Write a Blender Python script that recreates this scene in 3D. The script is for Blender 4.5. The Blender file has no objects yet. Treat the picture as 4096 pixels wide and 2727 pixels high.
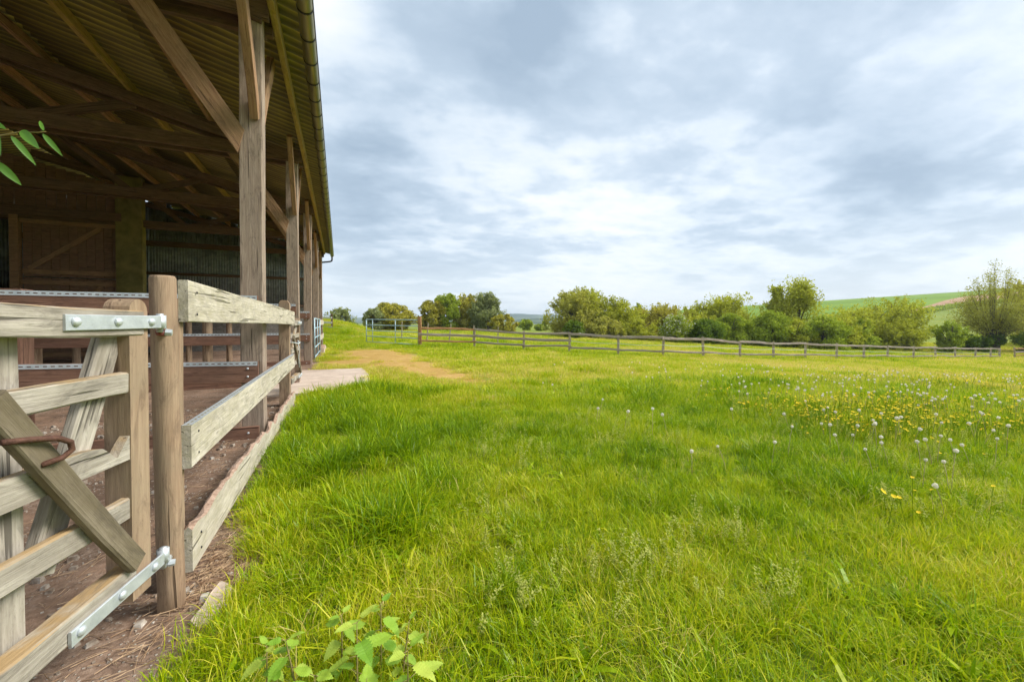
import bpy, bmesh, math, random
import numpy as np
from mathutils import Vector, Matrix, Euler

R = math.radians
sc = bpy.context.scene
C = sc.collection
random.seed(7)
rng = np.random.default_rng(11)

# ------------------------------------------------------------------ camera
ALPHA = R(23.34)                       # the camera looks this far to the right of the barn's long side
CA, SA = math.cos(ALPHA), math.sin(ALPHA)
EYE = 1.30
cam_d = bpy.data.cameras.new('camera')
cam = bpy.data.objects.new('camera', cam_d); C.objects.link(cam)
cam.location = (0, 0, EYE)
cam.rotation_euler = (R(90 - 0.9), 0, -ALPHA)
cam_d.sensor_width = 36.0
cam_d.lens = 14.06
cam_d.shift_y = -0.0113
cam_d.clip_start = 0.05
cam_d.clip_end = 9000
sc.camera = cam

# ------------------------------------------------------------------ sky, sun, exposure
SUN_EL, SUN_AZ = R(44), R(104)          # azimuth measured from +Y towards +X
wd = bpy.data.worlds.new('World'); sc.world = wd; wd.use_nodes = True
nt = wd.node_tree; nt.nodes.clear()
def N(t, **kw):
    n = nt.nodes.new(t)
    for k, v in kw.items():
        if k == 'inp':
            for a, b in v.items(): n.inputs[a].default_value = b
        else: setattr(n, k, v)
    return n
L = lambda a, b: nt.links.new(a, b)
def math_n(op, a, b=None, c=None, clamp=False):
    n = N('ShaderNodeMath', operation=op, use_clamp=clamp)
    for i, v in enumerate((a, b, c)):
        if v is None: continue
        if isinstance(v, (int, float)): n.inputs[i].default_value = v
        else: L(v, n.inputs[i])
    return n.outputs[0]
def world_sky():
    out = N('ShaderNodeOutputWorld')
    sky = N('ShaderNodeTexSky', sky_type='NISHITA', sun_disc=False, sun_elevation=SUN_EL, sun_rotation=SUN_AZ)
    sky.dust_density = 2.0
    bg1 = N('ShaderNodeBackground'); bg1.inputs[1].default_value = 0.05; L(sky.outputs[0], bg1.inputs[0])
    tc = N('ShaderNodeTexCoord')
    sep = N('ShaderNodeSeparateXYZ'); L(tc.outputs['Generated'], sep.inputs[0])
    zz = math_n('ADD', math_n('MAXIMUM', sep.outputs[2], 0.0), 0.16)
    cx = math_n('DIVIDE', sep.outputs[0], zz); cy = math_n('DIVIDE', sep.outputs[1], zz)
    comb = N('ShaderNodeCombineXYZ'); L(cx, comb.inputs[0]); L(cy, comb.inputs[1])
    def noise(scale, detail, rough, loc=(0, 0, 0), stretch=(1, 1, 1), dist=0.0):
        m = N('ShaderNodeMapping'); m.inputs['Location'].default_value = loc; m.inputs['Scale'].default_value = stretch
        m.inputs['Rotation'].default_value = (0, 0, ALPHA)
        L(comb.outputs[0], m.inputs[0])
        n = N('ShaderNodeTexNoise'); n.inputs['Scale'].default_value = scale; n.inputs['Detail'].default_value = detail
        n.inputs['Roughness'].default_value = rough; n.inputs['Distortion'].default_value = dist
        L(m.outputs[0], n.inputs['Vector']); return n.outputs['Fac']
    n1 = noise(0.62, 5, 0.5, (3.1, 1.7, 0), dist=0.1)
    n2 = noise(2.6, 11, 0.55, (8.3, 2.2, 4), stretch=(0.9, 1.1, 1), dist=0.05)
    n3 = noise(5.5, 9, 0.6, (1.3, 7.2, 2), stretch=(0.8, 1.2, 1), dist=0.05)
    cl = math_n('ADD', math_n('MULTIPLY', n1, 0.55), math_n('ADD', math_n('MULTIPLY', n2, 0.50), math_n('MULTIPLY', n3, 0.16)))
    mr = N('ShaderNodeMapRange', interpolation_type='SMOOTHSTEP'); L(cl, mr.inputs[0])
    for k_, v_ in ((1, 0.545), (2, 0.675), (3, 0.67), (4, 0.31)): mr.inputs[k_].default_value = v_
    v = math_n('ADD', mr.outputs[0], math_n('MULTIPLY', math_n('SUBTRACT', n3, 0.5), 0.50))
    v = math_n('ADD', v, math_n('MULTIPLY', math_n('SUBTRACT', n2, 0.5), 0.30))
    # the few big cloud banks the photograph shows, as soft lobes in the sky's own directions: (azimuth deg, elevation deg, size deg, strength)
    for az, el, sz, st in CLOUDS:
        a = R(az); e = R(el)
        dv = (math.sin(a) * math.cos(e), math.cos(a) * math.cos(e), math.sin(e))
        dt = N('ShaderNodeVectorMath', operation='DOT_PRODUCT'); L(tc.outputs['Generated'], dt.inputs[0]); dt.inputs[1].default_value = dv
        k = 1.0 / (1.0 - math.cos(R(sz)))
        g = math_n('MULTIPLY', math_n('SUBTRACT', dt.outputs['Value'], 1.0), k)
        g = math_n('EXPONENT', g)
        v = math_n('ADD', v, math_n('MULTIPLY', g, st))
    v = math_n('ADD', math_n('MULTIPLY', math_n('SUBTRACT', v, 0.5), 1.22), 0.525)
    rp = N('ShaderNodeValToRGB'); L(v, rp.inputs[0])
    e = rp.color_ramp.elements
    e[0].position = 0.0; e[0].color = (0.35, 0.45, 0.56, 1)
    e[1].position = 0.86; e[1].color = (0.925, 0.93, 0.935, 1)
    for p, c in ((0.28, (0.475, 0.58, 0.69, 1)), (0.44, (0.57, 0.67, 0.775, 1)), (0.58, (0.69, 0.775, 0.855, 1)), (0.70, (0.79, 0.85, 0.905, 1))):
        q = e.new(p); q.color = c
    # paler towards the horizon, as in the photograph
    hz = N('ShaderNodeMapRange', interpolation_type='SMOOTHSTEP'); L(sep.outputs[2], hz.inputs[0])
    hz.inputs[1].default_value = 0.0; hz.inputs[2].default_value = 0.22; hz.inputs[3].default_value = 0.70; hz.inputs[4].default_value = 0.0
    mx = N('ShaderNodeMix', data_type='RGBA'); L(hz.outputs[0], mx.inputs[0]); L(rp.outputs[0], mx.inputs[6]); mx.inputs[7].default_value = (0.83, 0.885, 0.93, 1)
    bg2 = N('ShaderNodeBackground'); bg2.inputs[1].default_value = SKY_LEVEL; L(mx.outputs[2], bg2.inputs[0])
    ms = N('ShaderNodeMixShader'); ms.inputs[0].default_value = 0.90
    L(bg1.outputs[0], ms.inputs[1]); L(bg2.outputs[0], ms.inputs[2]); L(ms.outputs[0], out.inputs[0])
SKY_LEVEL = 0.385
#            az    el   size  strength
CLOUDS = [(  27,   35,   9,  -0.31), (  14,   36,   7, -0.06), (  67,   18,   7,  -0.33), (  58,   21,   5,  -0.10),
          (  4,    22,   8,  -0.22), (   4,   10,   8,  -0.12), (  35,   27,   7,   0.05), (  40,   36,   8,   0.03),
          (  33,   17,  12,   0.07), (  72,   30,   8,  -0.06), (  52,   30,   7,   0.02), (  48,   10,  5,  -0.09),
          (  64,    8,   6,  -0.08), (  -2,   37,   4,   0.18)]
world_sky()
sl = bpy.data.lights.new('sun', 'SUN'); so = bpy.data.objects.new('sun', sl); C.objects.link(so)
sl.energy = 1.5; sl.angle = R(24); sl.color = (1.0, 0.955, 0.88)
sdir = Vector((math.sin(SUN_AZ) * math.cos(SUN_EL), math.cos(SUN_AZ) * math.cos(SUN_EL), math.sin(SUN_EL)))
so.rotation_euler = sdir.to_track_quat('Z', 'Y').to_euler(); so.location = (10, -10, 30)
sc.view_settings.view_transform = 'Standard'; sc.view_settings.look = 'None'
sc.view_settings.exposure = 1.68; sc.view_settings.gamma = 1.0
try: sc.view_settings.use_curve_mapping = False
except Exception: pass
sc.render.engine = 'CYCLES'
sc.cycles.max_bounces = 5; sc.cycles.diffuse_bounces = 3; sc.cycles.glossy_bounces = 2
sc.cycles.transmission_bounces = 4; sc.cycles.transparent_max_bounces = 6; sc.cycles.volume_bounces = 0
sc.cycles.sample_clamp_indirect = 6
sc.cycles.use_denoising = True
sc.cycles.use_adaptive_sampling = True; sc.cycles.adaptive_threshold = 0.02

# ------------------------------------------------------------------ helpers: materials
MATS = {}
class MB:                                   # material builder
    def __init__(s, name):
        s.m = bpy.data.materials.new(name); s.m.use_nodes = True; s.t = s.m.node_tree; s.t.nodes.clear()
        s.out = s.n('ShaderNodeOutputMaterial'); MATS[name] = s.m
    def n(s, t, **kw):
        q = s.t.nodes.new(t)
        for k, v in kw.items(): setattr(q, k, v)
        return q
    def l(s, a, b): s.t.links.new(a, b)
    def set(s, sock, v):
        if isinstance(v, (int, float, tuple, list)): sock.default_value = v
        else: s.l(v, sock)
    def math(s, op, a, b=0.0, clamp=False):
        q = s.n('ShaderNodeMath', operation=op, use_clamp=clamp); s.set(q.inputs[0], a); s.set(q.inputs[1], b); return q.outputs[0]
    def mix(s, f, a, b, blend='MIX'):
        q = s.n('ShaderNodeMix', data_type='RGBA', blend_type=blend); s.set(q.inputs[0], f)
        for i, v in ((6, a), (7, b)):
            s.set(q.inputs[i], (*v, 1) if isinstance(v, tuple) and len(v) == 3 else v)
        return q.outputs[2]
    def ramp(s, f, stops):
        q = s.n('ShaderNodeValToRGB'); s.l(f, q.inputs[0]); e = q.color_ramp.elements
        while len(e) < len(stops): e.new(0.5)
        for i, (p, c) in enumerate(stops):
            e[i].position = p; e[i].color = (*c, 1) if isinstance(c, tuple) else (c, c, c, 1)
        return q.outputs[0]
    def coord(s, kind='Object', scale=(1, 1, 1), loc=(0, 0, 0), rnd=False):
        tc = s.n('ShaderNodeTexCoord'); v = tc.outputs[kind]
        if rnd:
            oi = s.n('ShaderNodeObjectInfo'); a = s.n('ShaderNodeVectorMath', operation='ADD'); s.l(v, a.inputs[0])
            m = s.n('ShaderNodeVectorMath', operation='SCALE'); m.inputs[0].default_value = (37.0, 17.0, 53.0); s.l(oi.outputs['Random'], m.inputs['Scale'])
            s.l(m.outputs[0], a.inputs[1]); v = a.outputs[0]
        mp = s.n('ShaderNodeMapping'); mp.inputs['Scale'].default_value = scale; mp.inputs['Location'].default_value = loc
        s.l(v, mp.inputs[0]); return mp.outputs[0]
    def noise(s, vec, scale=5, detail=5, rough=0.55, dist=0.0):
        q = s.n('ShaderNodeTexNoise'); s.l(vec, q.inputs['Vector']); q.inputs['Scale'].default_value = scale
        q.inputs['Detail'].default_value = detail; q.inputs['Roughness'].default_value = rough; q.inputs['Distortion'].default_value = dist
        return q.outputs['Fac']
    def bump(s, h, strength=0.3, dist=0.01):
        q = s.n('ShaderNodeBump'); s.l(h, q.inputs['Height']); q.inputs['Strength'].default_value = strength; q.inputs['Distance'].default_value = dist
        return q.outputs[0]
    def pbr(s, col, rough=0.8, metal=0.0, normal=None, spec=0.3):
        q = s.n('ShaderNodeBsdfPrincipled'); s.set(q.inputs['Base Color'], (*col, 1) if isinstance(col, tuple) else col)
        s.set(q.inputs['Roughness'], rough); s.set(q.inputs['Metallic'], metal); q.inputs['Specular IOR Level'].default_value = spec
        if normal is not None: s.l(normal, q.inputs['Normal'])
        s.l(q.outputs[0], s.out.inputs[0]); return q

def wood(name, dark, light, stain=None, stain_amt=0.5, moss=None, moss_amt=0.0, rough=0.85, grain=1.0, top=None, weather=0.60):
    b = MB(name)
    v = b.coord('Object', (1.3, 22 * grain, 22 * grain), rnd=True)
    g = b.noise(v, 1.6, 7, 0.62, 0.9)
    v2 = b.coord('Object', (3.0, 90 * grain, 90 * grain), rnd=True)
    f = b.noise(v2, 1.5, 4, 0.6, 0.2)
    col = b.ramp(b.math('ADD', b.math('MULTIPLY', g, 0.72), b.math('MULTIPLY', f, 0.28)), [(0.30, dark), (0.50, tuple((a + c) / 2 for a, c in zip(dark, light))), (0.66, light)])
    # knots
    v3 = b.coord('Object', (2.2, 8, 8), rnd=True)
    vo = b.n('ShaderNodeTexVoronoi'); b.l(v3, vo.inputs['Vector']); vo.inputs['Scale'].default_value = 1.1
    kn = b.ramp(vo.outputs['Distance'], [(0.03, 0.85), (0.10, 0.0)])
    col = b.mix(b.math('MULTIPLY', kn, 0.75), col, tuple(x * 0.45 for x in dark))
    v4 = b.coord('Object', (1.5, 3, 3), rnd=True)
    s = b.noise(v4, 1.5, 6, 0.65, 0.5)
    if stain:
        col = b.mix(b.math('MULTIPLY', b.ramp(s, [(0.42, 0.0), (0.68, 1.0)]), stain_amt), col, stain)
    # fine dark checks along the grain
    v5 = b.coord('Object', (0.7, 26 * grain, 26 * grain), rnd=True)
    ck = b.ramp(b.noise(v5, 2.1, 2, 0.5, 0.1), [(0.31, 1.0), (0.355, 0.0)])
    col = b.mix(b.math('MULTIPLY', ck, 0.8), col, tuple(x * 0.3 for x in dark))
    if moss:
        sp = b.n('ShaderNodeSeparateXYZ'); gn = b.n('ShaderNodeNewGeometry'); b.l(gn.outputs['Normal'], sp.inputs[0])
        up = b.ramp(sp.outputs[2], [(0.35, 0.0), (0.9, 1.0)])
        mm = b.ramp(b.noise(b.coord('Object', (4, 8, 8), rnd=True), 2.5, 6, 0.7), [(0.40, 0.0), (0.6, 1.0)])
        a = b.math('MULTIPLY', b.math('MAXIMUM', b.math('MULTIPLY', up, 1.0), b.math('MULTIPLY', mm, 0.35)), moss_amt, True)
        col = b.mix(a, col, moss)
    if top:
        sp = b.n('ShaderNodeSeparateXYZ'); gn = b.n('ShaderNodeNewGeometry'); b.l(gn.outputs['Normal'], sp.inputs[0])
        up = b.math('MULTIPLY', b.ramp(sp.outputs[2], [(0.45, 0.0), (0.85, 1.0)]), b.ramp(s, [(0.38, 0.15), (0.52, 1.0)]))
        col = b.mix(up, col, top)
    h = b.math('ADD', b.math('MULTIPLY', g, 0.6), b.math('ADD', b.math('MULTIPLY', f, 0.4), b.math('MULTIPLY', ck, -0.8)))
    wx = b.noise(b.coord('Object', (2.2, 7, 7), rnd=True), 2.0, 8, 0.72, 0.8)                 # grey weathering and damp stains
    col = b.mix(b.math('MULTIPLY', b.ramp(wx, [(0.50, 0.0), (0.66, 1.0)]), weather), col, tuple(x * 0.55 + 0.012 for x in dark))
    sp_ = b.ramp(b.noise(b.coord('Object', (9, 30, 30), rnd=True), 3.0, 4, 0.7), [(0.60, 0.0), (0.70, 1.0)])
    col = b.mix(b.math('MULTIPLY', sp_, 0.35), col, tuple(x * 0.6 for x in dark))
    b.pbr(col, rough, 0, b.bump(h, 0.8, 0.009), 0.2)
    return b.m

def simple(name, c1, c2, rough=0.7, metal=0.0, scale=6, bump=0.2, stretch=(1, 1, 1), spec=0.3, lo=0.35, hi=0.65, bdist=0.01):
    b = MB(name); v = b.coord('Object', stretch, rnd=True); n = b.noise(v, scale, 7, 0.65, 0.3)
    col = b.ramp(n, [(lo, c1), (hi, c2)])
    b.pbr(col, rough, metal, b.bump(b.noise(v, scale * 4, 5, 0.6), bump, bdist), spec); return b.m

def leafmat(name, c1, c2, attr='tone', translucent=0.35, gloss=0.0, kind='GEOMETRY', extra=None, tmul=(0.9, 1.0, 0.35)):
    b = MB(name)
    a = b.n('ShaderNodeAttribute', attribute_name=attr, attribute_type=kind)
    stops = [(0.0, c1), (1.0, c2)] if extra is None else [(0.0, c1), (0.55, c2), (1.0, extra)]
    col = b.ramp(a.outputs['Fac'], stops)
    d = b.n('ShaderNodeBsdfDiffuse'); b.l(col, d.inputs[0])
    t = b.n('ShaderNodeBsdfTranslucent'); b.l(b.mix(0.5, col, tmul, 'MULTIPLY'), t.inputs[0])
    m = b.n('ShaderNodeMixShader'); m.inputs[0].default_value = translucent; b.l(d.outputs[0], m.inputs[1]); b.l(t.outputs[0], m.inputs[2])
    o = m.outputs[0]
    if gloss:
        g = b.n('ShaderNodeBsdfGlossy'); g.inputs['Roughness'].default_value = 0.42; g.inputs[0].default_value = (0.9, 1, 0.85, 1)
        m2 = b.n('ShaderNodeMixShader'); m2.inputs[0].default_value = gloss; b.l(o, m2.inputs[1]); b.l(g.outputs[0], m2.inputs[2]); o = m2.outputs[0]
    b.l(o, b.out.inputs[0]); return b.m

# ------------------------------------------------------------------ helpers: objects
MW = {}
def mesh_of(name, verts, faces, mat, smooth=False):
    me = bpy.data.meshes.new(name); me.from_pydata([tuple(v) for v in verts], [], faces); me.update()
    if mat is not None: me.materials.append(mat)
    if smooth: me.polygons.foreach_set('use_smooth', [True] * len(me.polygons))
    return me
def link(name, me, M=None, parent=None):
    o = bpy.data.objects.new(name, me); C.objects.link(o)
    M = M if M is not None else Matrix.Identity(4)
    MW[o] = M.copy()
    if parent is not None:
        o.parent = parent; o.matrix_basis = MW[parent].inverted() @ M
    else: o.matrix_basis = M
    return o
def thing(name, label, cat, loc=(0, 0, 0), group=None):
    o = link(name, None, Matrix.Translation(Vector(loc))); o.empty_display_size = 0.1
    tag(o, label, cat, group); return o
def tag(o, label=None, cat=None, group=None, kind=None):
    if label: o['label'] = label
    if cat: o['category'] = cat
    if group: o['group'] = group
    if kind: o['kind'] = kind
    return o
def frame(p0, p1, up=(0, 0, 1)):
    p0 = Vector(p0); p1 = Vector(p1); x = (p1 - p0).normalized(); u = Vector(up)
    if abs(x.dot(u.normalized())) > 0.99: u = Vector((0, 1, 0))
    y = u.cross(x).normalized(); z = x.cross(y)
    M = Matrix((x, y, z)).transposed().to_4x4(); M.translation = (p0 + p1) / 2; return M, (p1 - p0).length
rj = random.Random(5)
def beam_mesh(L_, w, h, mat, bev=0.006, seg=None, jit=0.0015, name='beam', cut0=0.0, cut1=0.0):
    """squared timber along local X, w along Y, h along Z, eased edges, a little uneven; cut0/cut1 skew the ends (mm of X per m of Z)"""
    seg = seg or max(2, min(10, int(L_ / 0.5)))
    bev = min(bev, w * 0.3, h * 0.3); a, c = w / 2, h / 2
    sec = [(-a + bev, -c), (a - bev, -c), (a, -c + bev), (a, c - bev), (a - bev, c), (-a + bev, c), (-a, c - bev), (-a, -c + bev)]
    V = []; F = []
    ph = rj.random() * 6
    for i in range(seg + 1):
        t = i / seg; x = -L_ / 2 + L_ * t
        oy = jit * 2 * math.sin(t * 5 + ph); oz = jit * 2 * math.cos(t * 4 + ph * 2)
        for (y, z) in sec:
            xx = x + (cut0 * z if i == 0 else cut1 * z if i == seg else 0)
            V.append((xx, y + oy + rj.uniform(-jit, jit), z + oz + rj.uniform(-jit, jit)))
    for i in range(seg):
        for k in range(8):
            F.append((i * 8 + k, i * 8 + (k + 1) % 8, (i + 1) * 8 + (k + 1) % 8, (i + 1) * 8 + k))
    F = [tuple(reversed(f)) for f in F]
    F.append(tuple(range(8))); F.append(tuple(reversed(range(seg * 8, seg * 8 + 8))))
    F = [tuple(reversed(f)) for f in F]
    return mesh_of(name, V, F, mat)
def beam(name, p0, p1, w, h, mat, parent=None, up=(0, 0, 1), **kw):
    M, l = frame(p0, p1, up); return link(name, beam_mesh(l, w, h, mat, name=name, **kw), M, parent)
def tube_data(pts, radii, n=8, cap=True):
    V = []; F = []; pts = [Vector(p) for p in pts]
    up = None
    for i, p in enumerate(pts):
        t = (pts[min(i + 1, len(pts) - 1)] - pts[max(i - 1, 0)]).normalized()
        if up is None: up = Vector((0, 0, 1)) if abs(t.z) < 0.9 else Vector((1, 0, 0))
        s = t.cross(up).normalized(); u = s.cross(t); up = u
        for k in range(n):
            a = 2 * math.pi * k / n; V.append(p + (s * math.cos(a) + u * math.sin(a)) * radii[i])
    for i in range(len(pts) - 1):
        for k in range(n): F.append((i * n + k, i * n + (k + 1) % n, (i + 1) * n + (k + 1) % n, (i + 1) * n + k))
    if cap: F.append(tuple(reversed(range(n)))); F.append(tuple(range((len(pts) - 1) * n, len(pts) * n)))
    return V, F
def tube(name, pts, radii, mat, parent=None, n=8, smooth=True):
    if isinstance(radii, (int, float)): radii = [radii] * len(pts)
    V, F = tube_data(pts, radii, n); c = Vector(pts[0])
    return link(name, mesh_of(name, [v - c for v in V], F, mat, smooth), Matrix.Translation(c), parent)
def round_post(name, base, top, r, mat, parent, n=14, dome=0.012, seg=7):
    """weathered round post standing on its base; local X runs up the post so that the grain does too"""
    M, l = frame(base, top, (0, 1, 0)); V = []; F = []
    ph = rj.random() * 6
    for i in range(seg + 1):
        t = i / seg
        for k in range(n):
            a = 2 * math.pi * k / n; rr = r * (1.03 - 0.05 * t + 0.012 * math.sin(3 * a + ph) + rj.uniform(-.008, .008))
            V.append((-l / 2 + t * l, rr * math.cos(a), rr * math.sin(a)))
    V += [(l / 2 + dome, rr_ * math.cos(2 * math.pi * k / n), rr_ * math.sin(2 * math.pi * k / n)) for rr_ in (r * 0.86,) for k in range(n)]
    for i in range(seg + 1):
        for k in range(n): F.append((i * n + k, (i + 1) * n + k, (i + 1) * n + (k + 1) % n, i * n + (k + 1) % n)[::-1])
    F.append(tuple(range((seg + 1) * n, (seg + 2) * n))); F.append(tuple(reversed(range(n))))
    me = mesh_of(name, V, F, mat)
    bm = bmesh.new(); bm.from_mesh(me); bmesh.ops.recalc_face_normals(bm, faces=bm.faces); bm.to_mesh(me); bm.free()
    sm = [len(p.vertices) == 4 for p in me.polygons]; me.polygons.foreach_set('use_smooth', sm)
    return link(name, me, M, parent)
def prism(name, prof, th, M, mat, parent=None):
    """outline in local XZ, thickness th along Y"""
    n = len(prof); V = [(x, -th / 2, z) for x, z in prof] + [(x, th / 2, z) for x, z in prof]
    F = [tuple(range(n)), tuple(range(2 * n - 1, n - 1, -1))] + [(i, i + n, (i + 1) % n + n, (i + 1) % n) for i in range(n)]
    me = mesh_of(name, V, F, mat); bm = bmesh.new(); bm.from_mesh(me)
    bmesh.ops.recalc_face_normals(bm, faces=bm.faces)
    bmesh.ops.triangulate(bm, faces=[f for f in bm.faces if len(f.verts) > 4]); bm.to_mesh(me); bm.free()
    return link(name, me, M, parent)
def bolt_mesh(r, mat, name='bolt'):
    V, F = tube_data([(0, 0, 0), (0, 0, r * 0.35), (0, 0, r * 0.62), (0, 0, r * 0.72)], [r, r * 0.92, r * 0.6, r * 0.15], 8); return mesh_of(name, V, F, mat, True)
def facing(p, nrm):
    q = Vector(nrm).to_track_quat('Z', 'Y'); M = q.to_matrix().to_4x4(); M.translation = Vector(p); return M

# value noise for placing things unevenly
_perm = np.random.default_rng(3).random((256, 256))
def vnoise(x, y, s=1.0, o=0):
    x = np.asarray(x, float) / s + 31.7 + o * 13.1; y = np.asarray(y, float) / s + 71.3 + o * 7.7
    i = np.floor(x).astype(int); j = np.floor(y).astype(int); fx = x - i; fy = y - j
    fx = fx * fx * (3 - 2 * fx); fy = fy * fy * (3 - 2 * fy); g = lambda a, b: _perm[a % 256, b % 256]
    return (g(i, j) * (1 - fx) + g(i + 1, j) * fx) * (1 - fy) + (g(i, j + 1) * (1 - fx) + g(i + 1, j + 1) * fx) * fy
def fbm(x, y, s, o=0): return (vnoise(x, y, s, o) + 0.5 * vnoise(x, y, s / 2.1, o + 1) + 0.25 * vnoise(x, y, s / 4.3, o + 2)) / 1.75
def sstep(a, b, x): t = np.clip((np.asarray(x, float) - a) / (b - a), 0, 1); return t * t * (3 - 2 * t)

# ------------------------------------------------------------------ the lie of the land
def to_field(X, Y): return X * CA - Y * SA, X * SA + Y * CA          # (across, away) seen along the camera's heading
def W(a, d): return a * CA + d * SA, -a * SA + d * CA                # and back to barn coordinates
BX = np.array([-60, -12, -7.5, -5, -2.2, 0.6, 8, 16.5, 33, 50, 100, 400.])
BZ = np.array([.5, .10, .0, -.02, -.16, -.27, -.54, -1.0, -1.75, -2.4, -3.4, -4.])
def hill_h(u, d):
    crest = 2.0 + (13.6 + 26.5 * (u - 0.4065)) * sstep(0.08, 0.40, u)
    t = np.clip((d - 85) / 335.0, 0, 1.6)
    prof = np.where(t < 1, 0.35 * t + 0.65 * t * t * (3 - 2 * t) , 1.0 - 0.25 * (t - 1))
    return crest * prof * sstep(0.02, 0.3, u)
def ground(X, Y):
    X = np.asarray(X, float); Y = np.asarray(Y, float)
    a, d = to_field(X, Y)
    z = np.interp(a, BX, BZ) * sstep(3, 20, d)
    m = np.maximum(sstep(-0.3, 3.0, X), sstep(23.5, 28, Y)); z = z * m
    z = z + 1.45 * np.exp(-(((a + 13.6) / 3.4) ** 2 + ((d - 28.5) / 4.2) ** 2)) * sstep(22.8, 24.5, Y)
    far = sstep(42, 70, d); z = z * (1 - far) + far * np.clip(z, -1.6, 0.2)
    u = np.clip(a / np.maximum(d, 1.0), -1, 2.0)
    z = z + np.where(d > 80, hill_h(u, d), 0.0)
    z = z + (fbm(X, Y, 1.7, 4) - 0.5) * 0.10 * m * sstep(1.2, 4, d) * (1 - far)
    return z
def gz(X, Y): return float(ground(np.array([X]), np.array([Y]))[0])
WORN = [(-5.6, 16.2, 1.6), (-4.6, 14.6, 1.5), (-3.4, 13.0, 1.2), (-2.4, 11.4, .85), (-1.6, 10.2, .6), (-5.4, 13.2, 1.0), (-6.3, 18.0, 1.4), (-0.9, 9.3, .35)]
def worn(X, Y):
    a, d = to_field(X, Y); w = np.zeros_like(a)
    for (ca, cd, r) in WORN: w = np.maximum(w, np.exp(-((a - ca) ** 2 + (d - cd) ** 2 * 0.8) / (r * r)))
    return w * (0.45 + 1.1 * fbm(X, Y, 0.9, 9))
SLAB = (-1.6, 0.62, 8.15, 12.05)
def barn_dirt(X, Y):
    edge = -0.655 + 0.10 * (fbm(X, Y, 0.7, 2) - 0.5)
    edge = edge + 0.20 * np.exp(-((Y - 2.42) / 0.48) ** 2)
    m = sstep(edge + 0.10, edge - 0.05, X) * sstep(-8, -7.5, Y) * (1 - sstep(23.0, 23.6, Y)) * (X > -18)
    # dirt beside the gate, in front of the camera's left foot
    return m
# ------------------------------------------------------------------ materials
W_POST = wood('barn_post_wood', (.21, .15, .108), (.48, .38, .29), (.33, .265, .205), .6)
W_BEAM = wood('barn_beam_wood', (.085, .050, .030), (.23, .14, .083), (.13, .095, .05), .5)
W_BRACE = wood('barn_brace_wood', (.23, .125, .068), (.48, .295, .165), (.22, .165, .08), .5)
W_MOSSY = wood('mossy_purlin_wood', (.24, .165, .05), (.48, .34, .12), (.34, .27, .035), .8)
W_PALE = wood('weathered_board_wood', (.44, .39, .305), (.75, .685, .57), (.40, .355, .265), .6, (.28, .25, .07), .7, grain=0.8)
W_GATE = wood('gate_rail_wood', (.28, .245, .195), (.58, .53, .445), (.20, .17, .13), .85, top=(.40, .27, .13), grain=0.8, weather=.8)
W_GPOST = wood('round_post_wood', (.22, .138, .085), (.47, .335, .22), (.30, .24, .16), .6, grain=0.6)
W_GDARK = wood('old_brace_wood', (.15, .12, .08), (.30, .25, .175), (.12, .095, .05), .7, grain=0.9)
W_RED = wood('reddish_rail_wood', (.16, .080, .052), (.33, .185, .125), (.20, .12, .085), .5)
W_DOOR = wood('barn_door_wood', (.15, .085, .052), (.32, .185, .115), (.20, .135, .075), .6)
W_FENCE = wood('field_fence_wood', (.25, .19, .155), (.52, .44, .37), (.38, .33, .27), .5)
W_FPOST = wood('field_post_wood', (.29, .225, .15), (.52, .44, .32), (.42, .38, .29), .5)
W_NEW = wood('orange_new_rail_wood', (.34, .17, .07), (.52, .29, .14))
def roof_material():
    # grey-brown fibre cement with yellow-green algae; the stripes down the waves are painted rib shading
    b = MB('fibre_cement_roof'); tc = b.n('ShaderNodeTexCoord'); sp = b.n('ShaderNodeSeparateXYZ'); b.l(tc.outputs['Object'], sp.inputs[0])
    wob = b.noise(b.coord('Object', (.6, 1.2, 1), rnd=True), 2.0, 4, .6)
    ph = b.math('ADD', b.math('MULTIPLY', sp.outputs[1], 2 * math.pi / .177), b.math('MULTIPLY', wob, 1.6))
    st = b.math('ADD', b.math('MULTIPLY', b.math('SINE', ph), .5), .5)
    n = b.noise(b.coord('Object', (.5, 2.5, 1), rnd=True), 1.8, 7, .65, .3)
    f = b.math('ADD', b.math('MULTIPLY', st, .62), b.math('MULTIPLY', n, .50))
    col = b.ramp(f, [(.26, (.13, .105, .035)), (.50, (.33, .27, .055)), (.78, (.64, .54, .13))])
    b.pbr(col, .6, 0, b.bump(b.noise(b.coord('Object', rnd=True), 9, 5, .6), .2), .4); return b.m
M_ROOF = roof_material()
M_WALLM = simple('corrugated_wall_metal', (.16, .19, .20), (.33, .38, .39), .5, .25, 3, .15)
M_ZINC = simple('weathered_zinc', (.13, .115, .035), (.25, .235, .11), .38, .55, 2.5, .12, (3, .4, 3), spec=.5)
M_DARKM = simple('dark_metal', (.025, .025, .026), (.05, .05, .052), .45, .5, 8, .1)
M_GALV = simple('galvanised_steel', (.50, .54, .56), (.68, .72, .74), .42, .45, 12, .12, spec=.5)
M_SLOT = simple('slot_shadowless_dark_wood', (.030, .028, .026), (.05, .045, .04), .9)
M_RUST = simple('rusty_iron', (.09, .045, .032), (.20, .10, .07), .75, .3, 30, .4)
M_REDP = simple('red_painted_iron', (.25, .07, .06), (.38, .14, .11), .6, .0, 30, .3)
M_BLUE = simple('blue_tube_paint', (.26, .41, .49), (.50, .63, .67), .4, .2, 9, .15)
M_BLOCK = simple('concrete_block', (.22, .205, .18), (.36, .34, .305), .95, 0, 7, .5)
M_MORTAR = simple('mortar', (.14, .13, .115), (.22, .205, .185), .95, 0, 20, .4)
M_PILLAR = simple('mossy_render', (.13, .115, .03), (.27, .23, .075), .95, 0, 2.2, .4)
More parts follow.
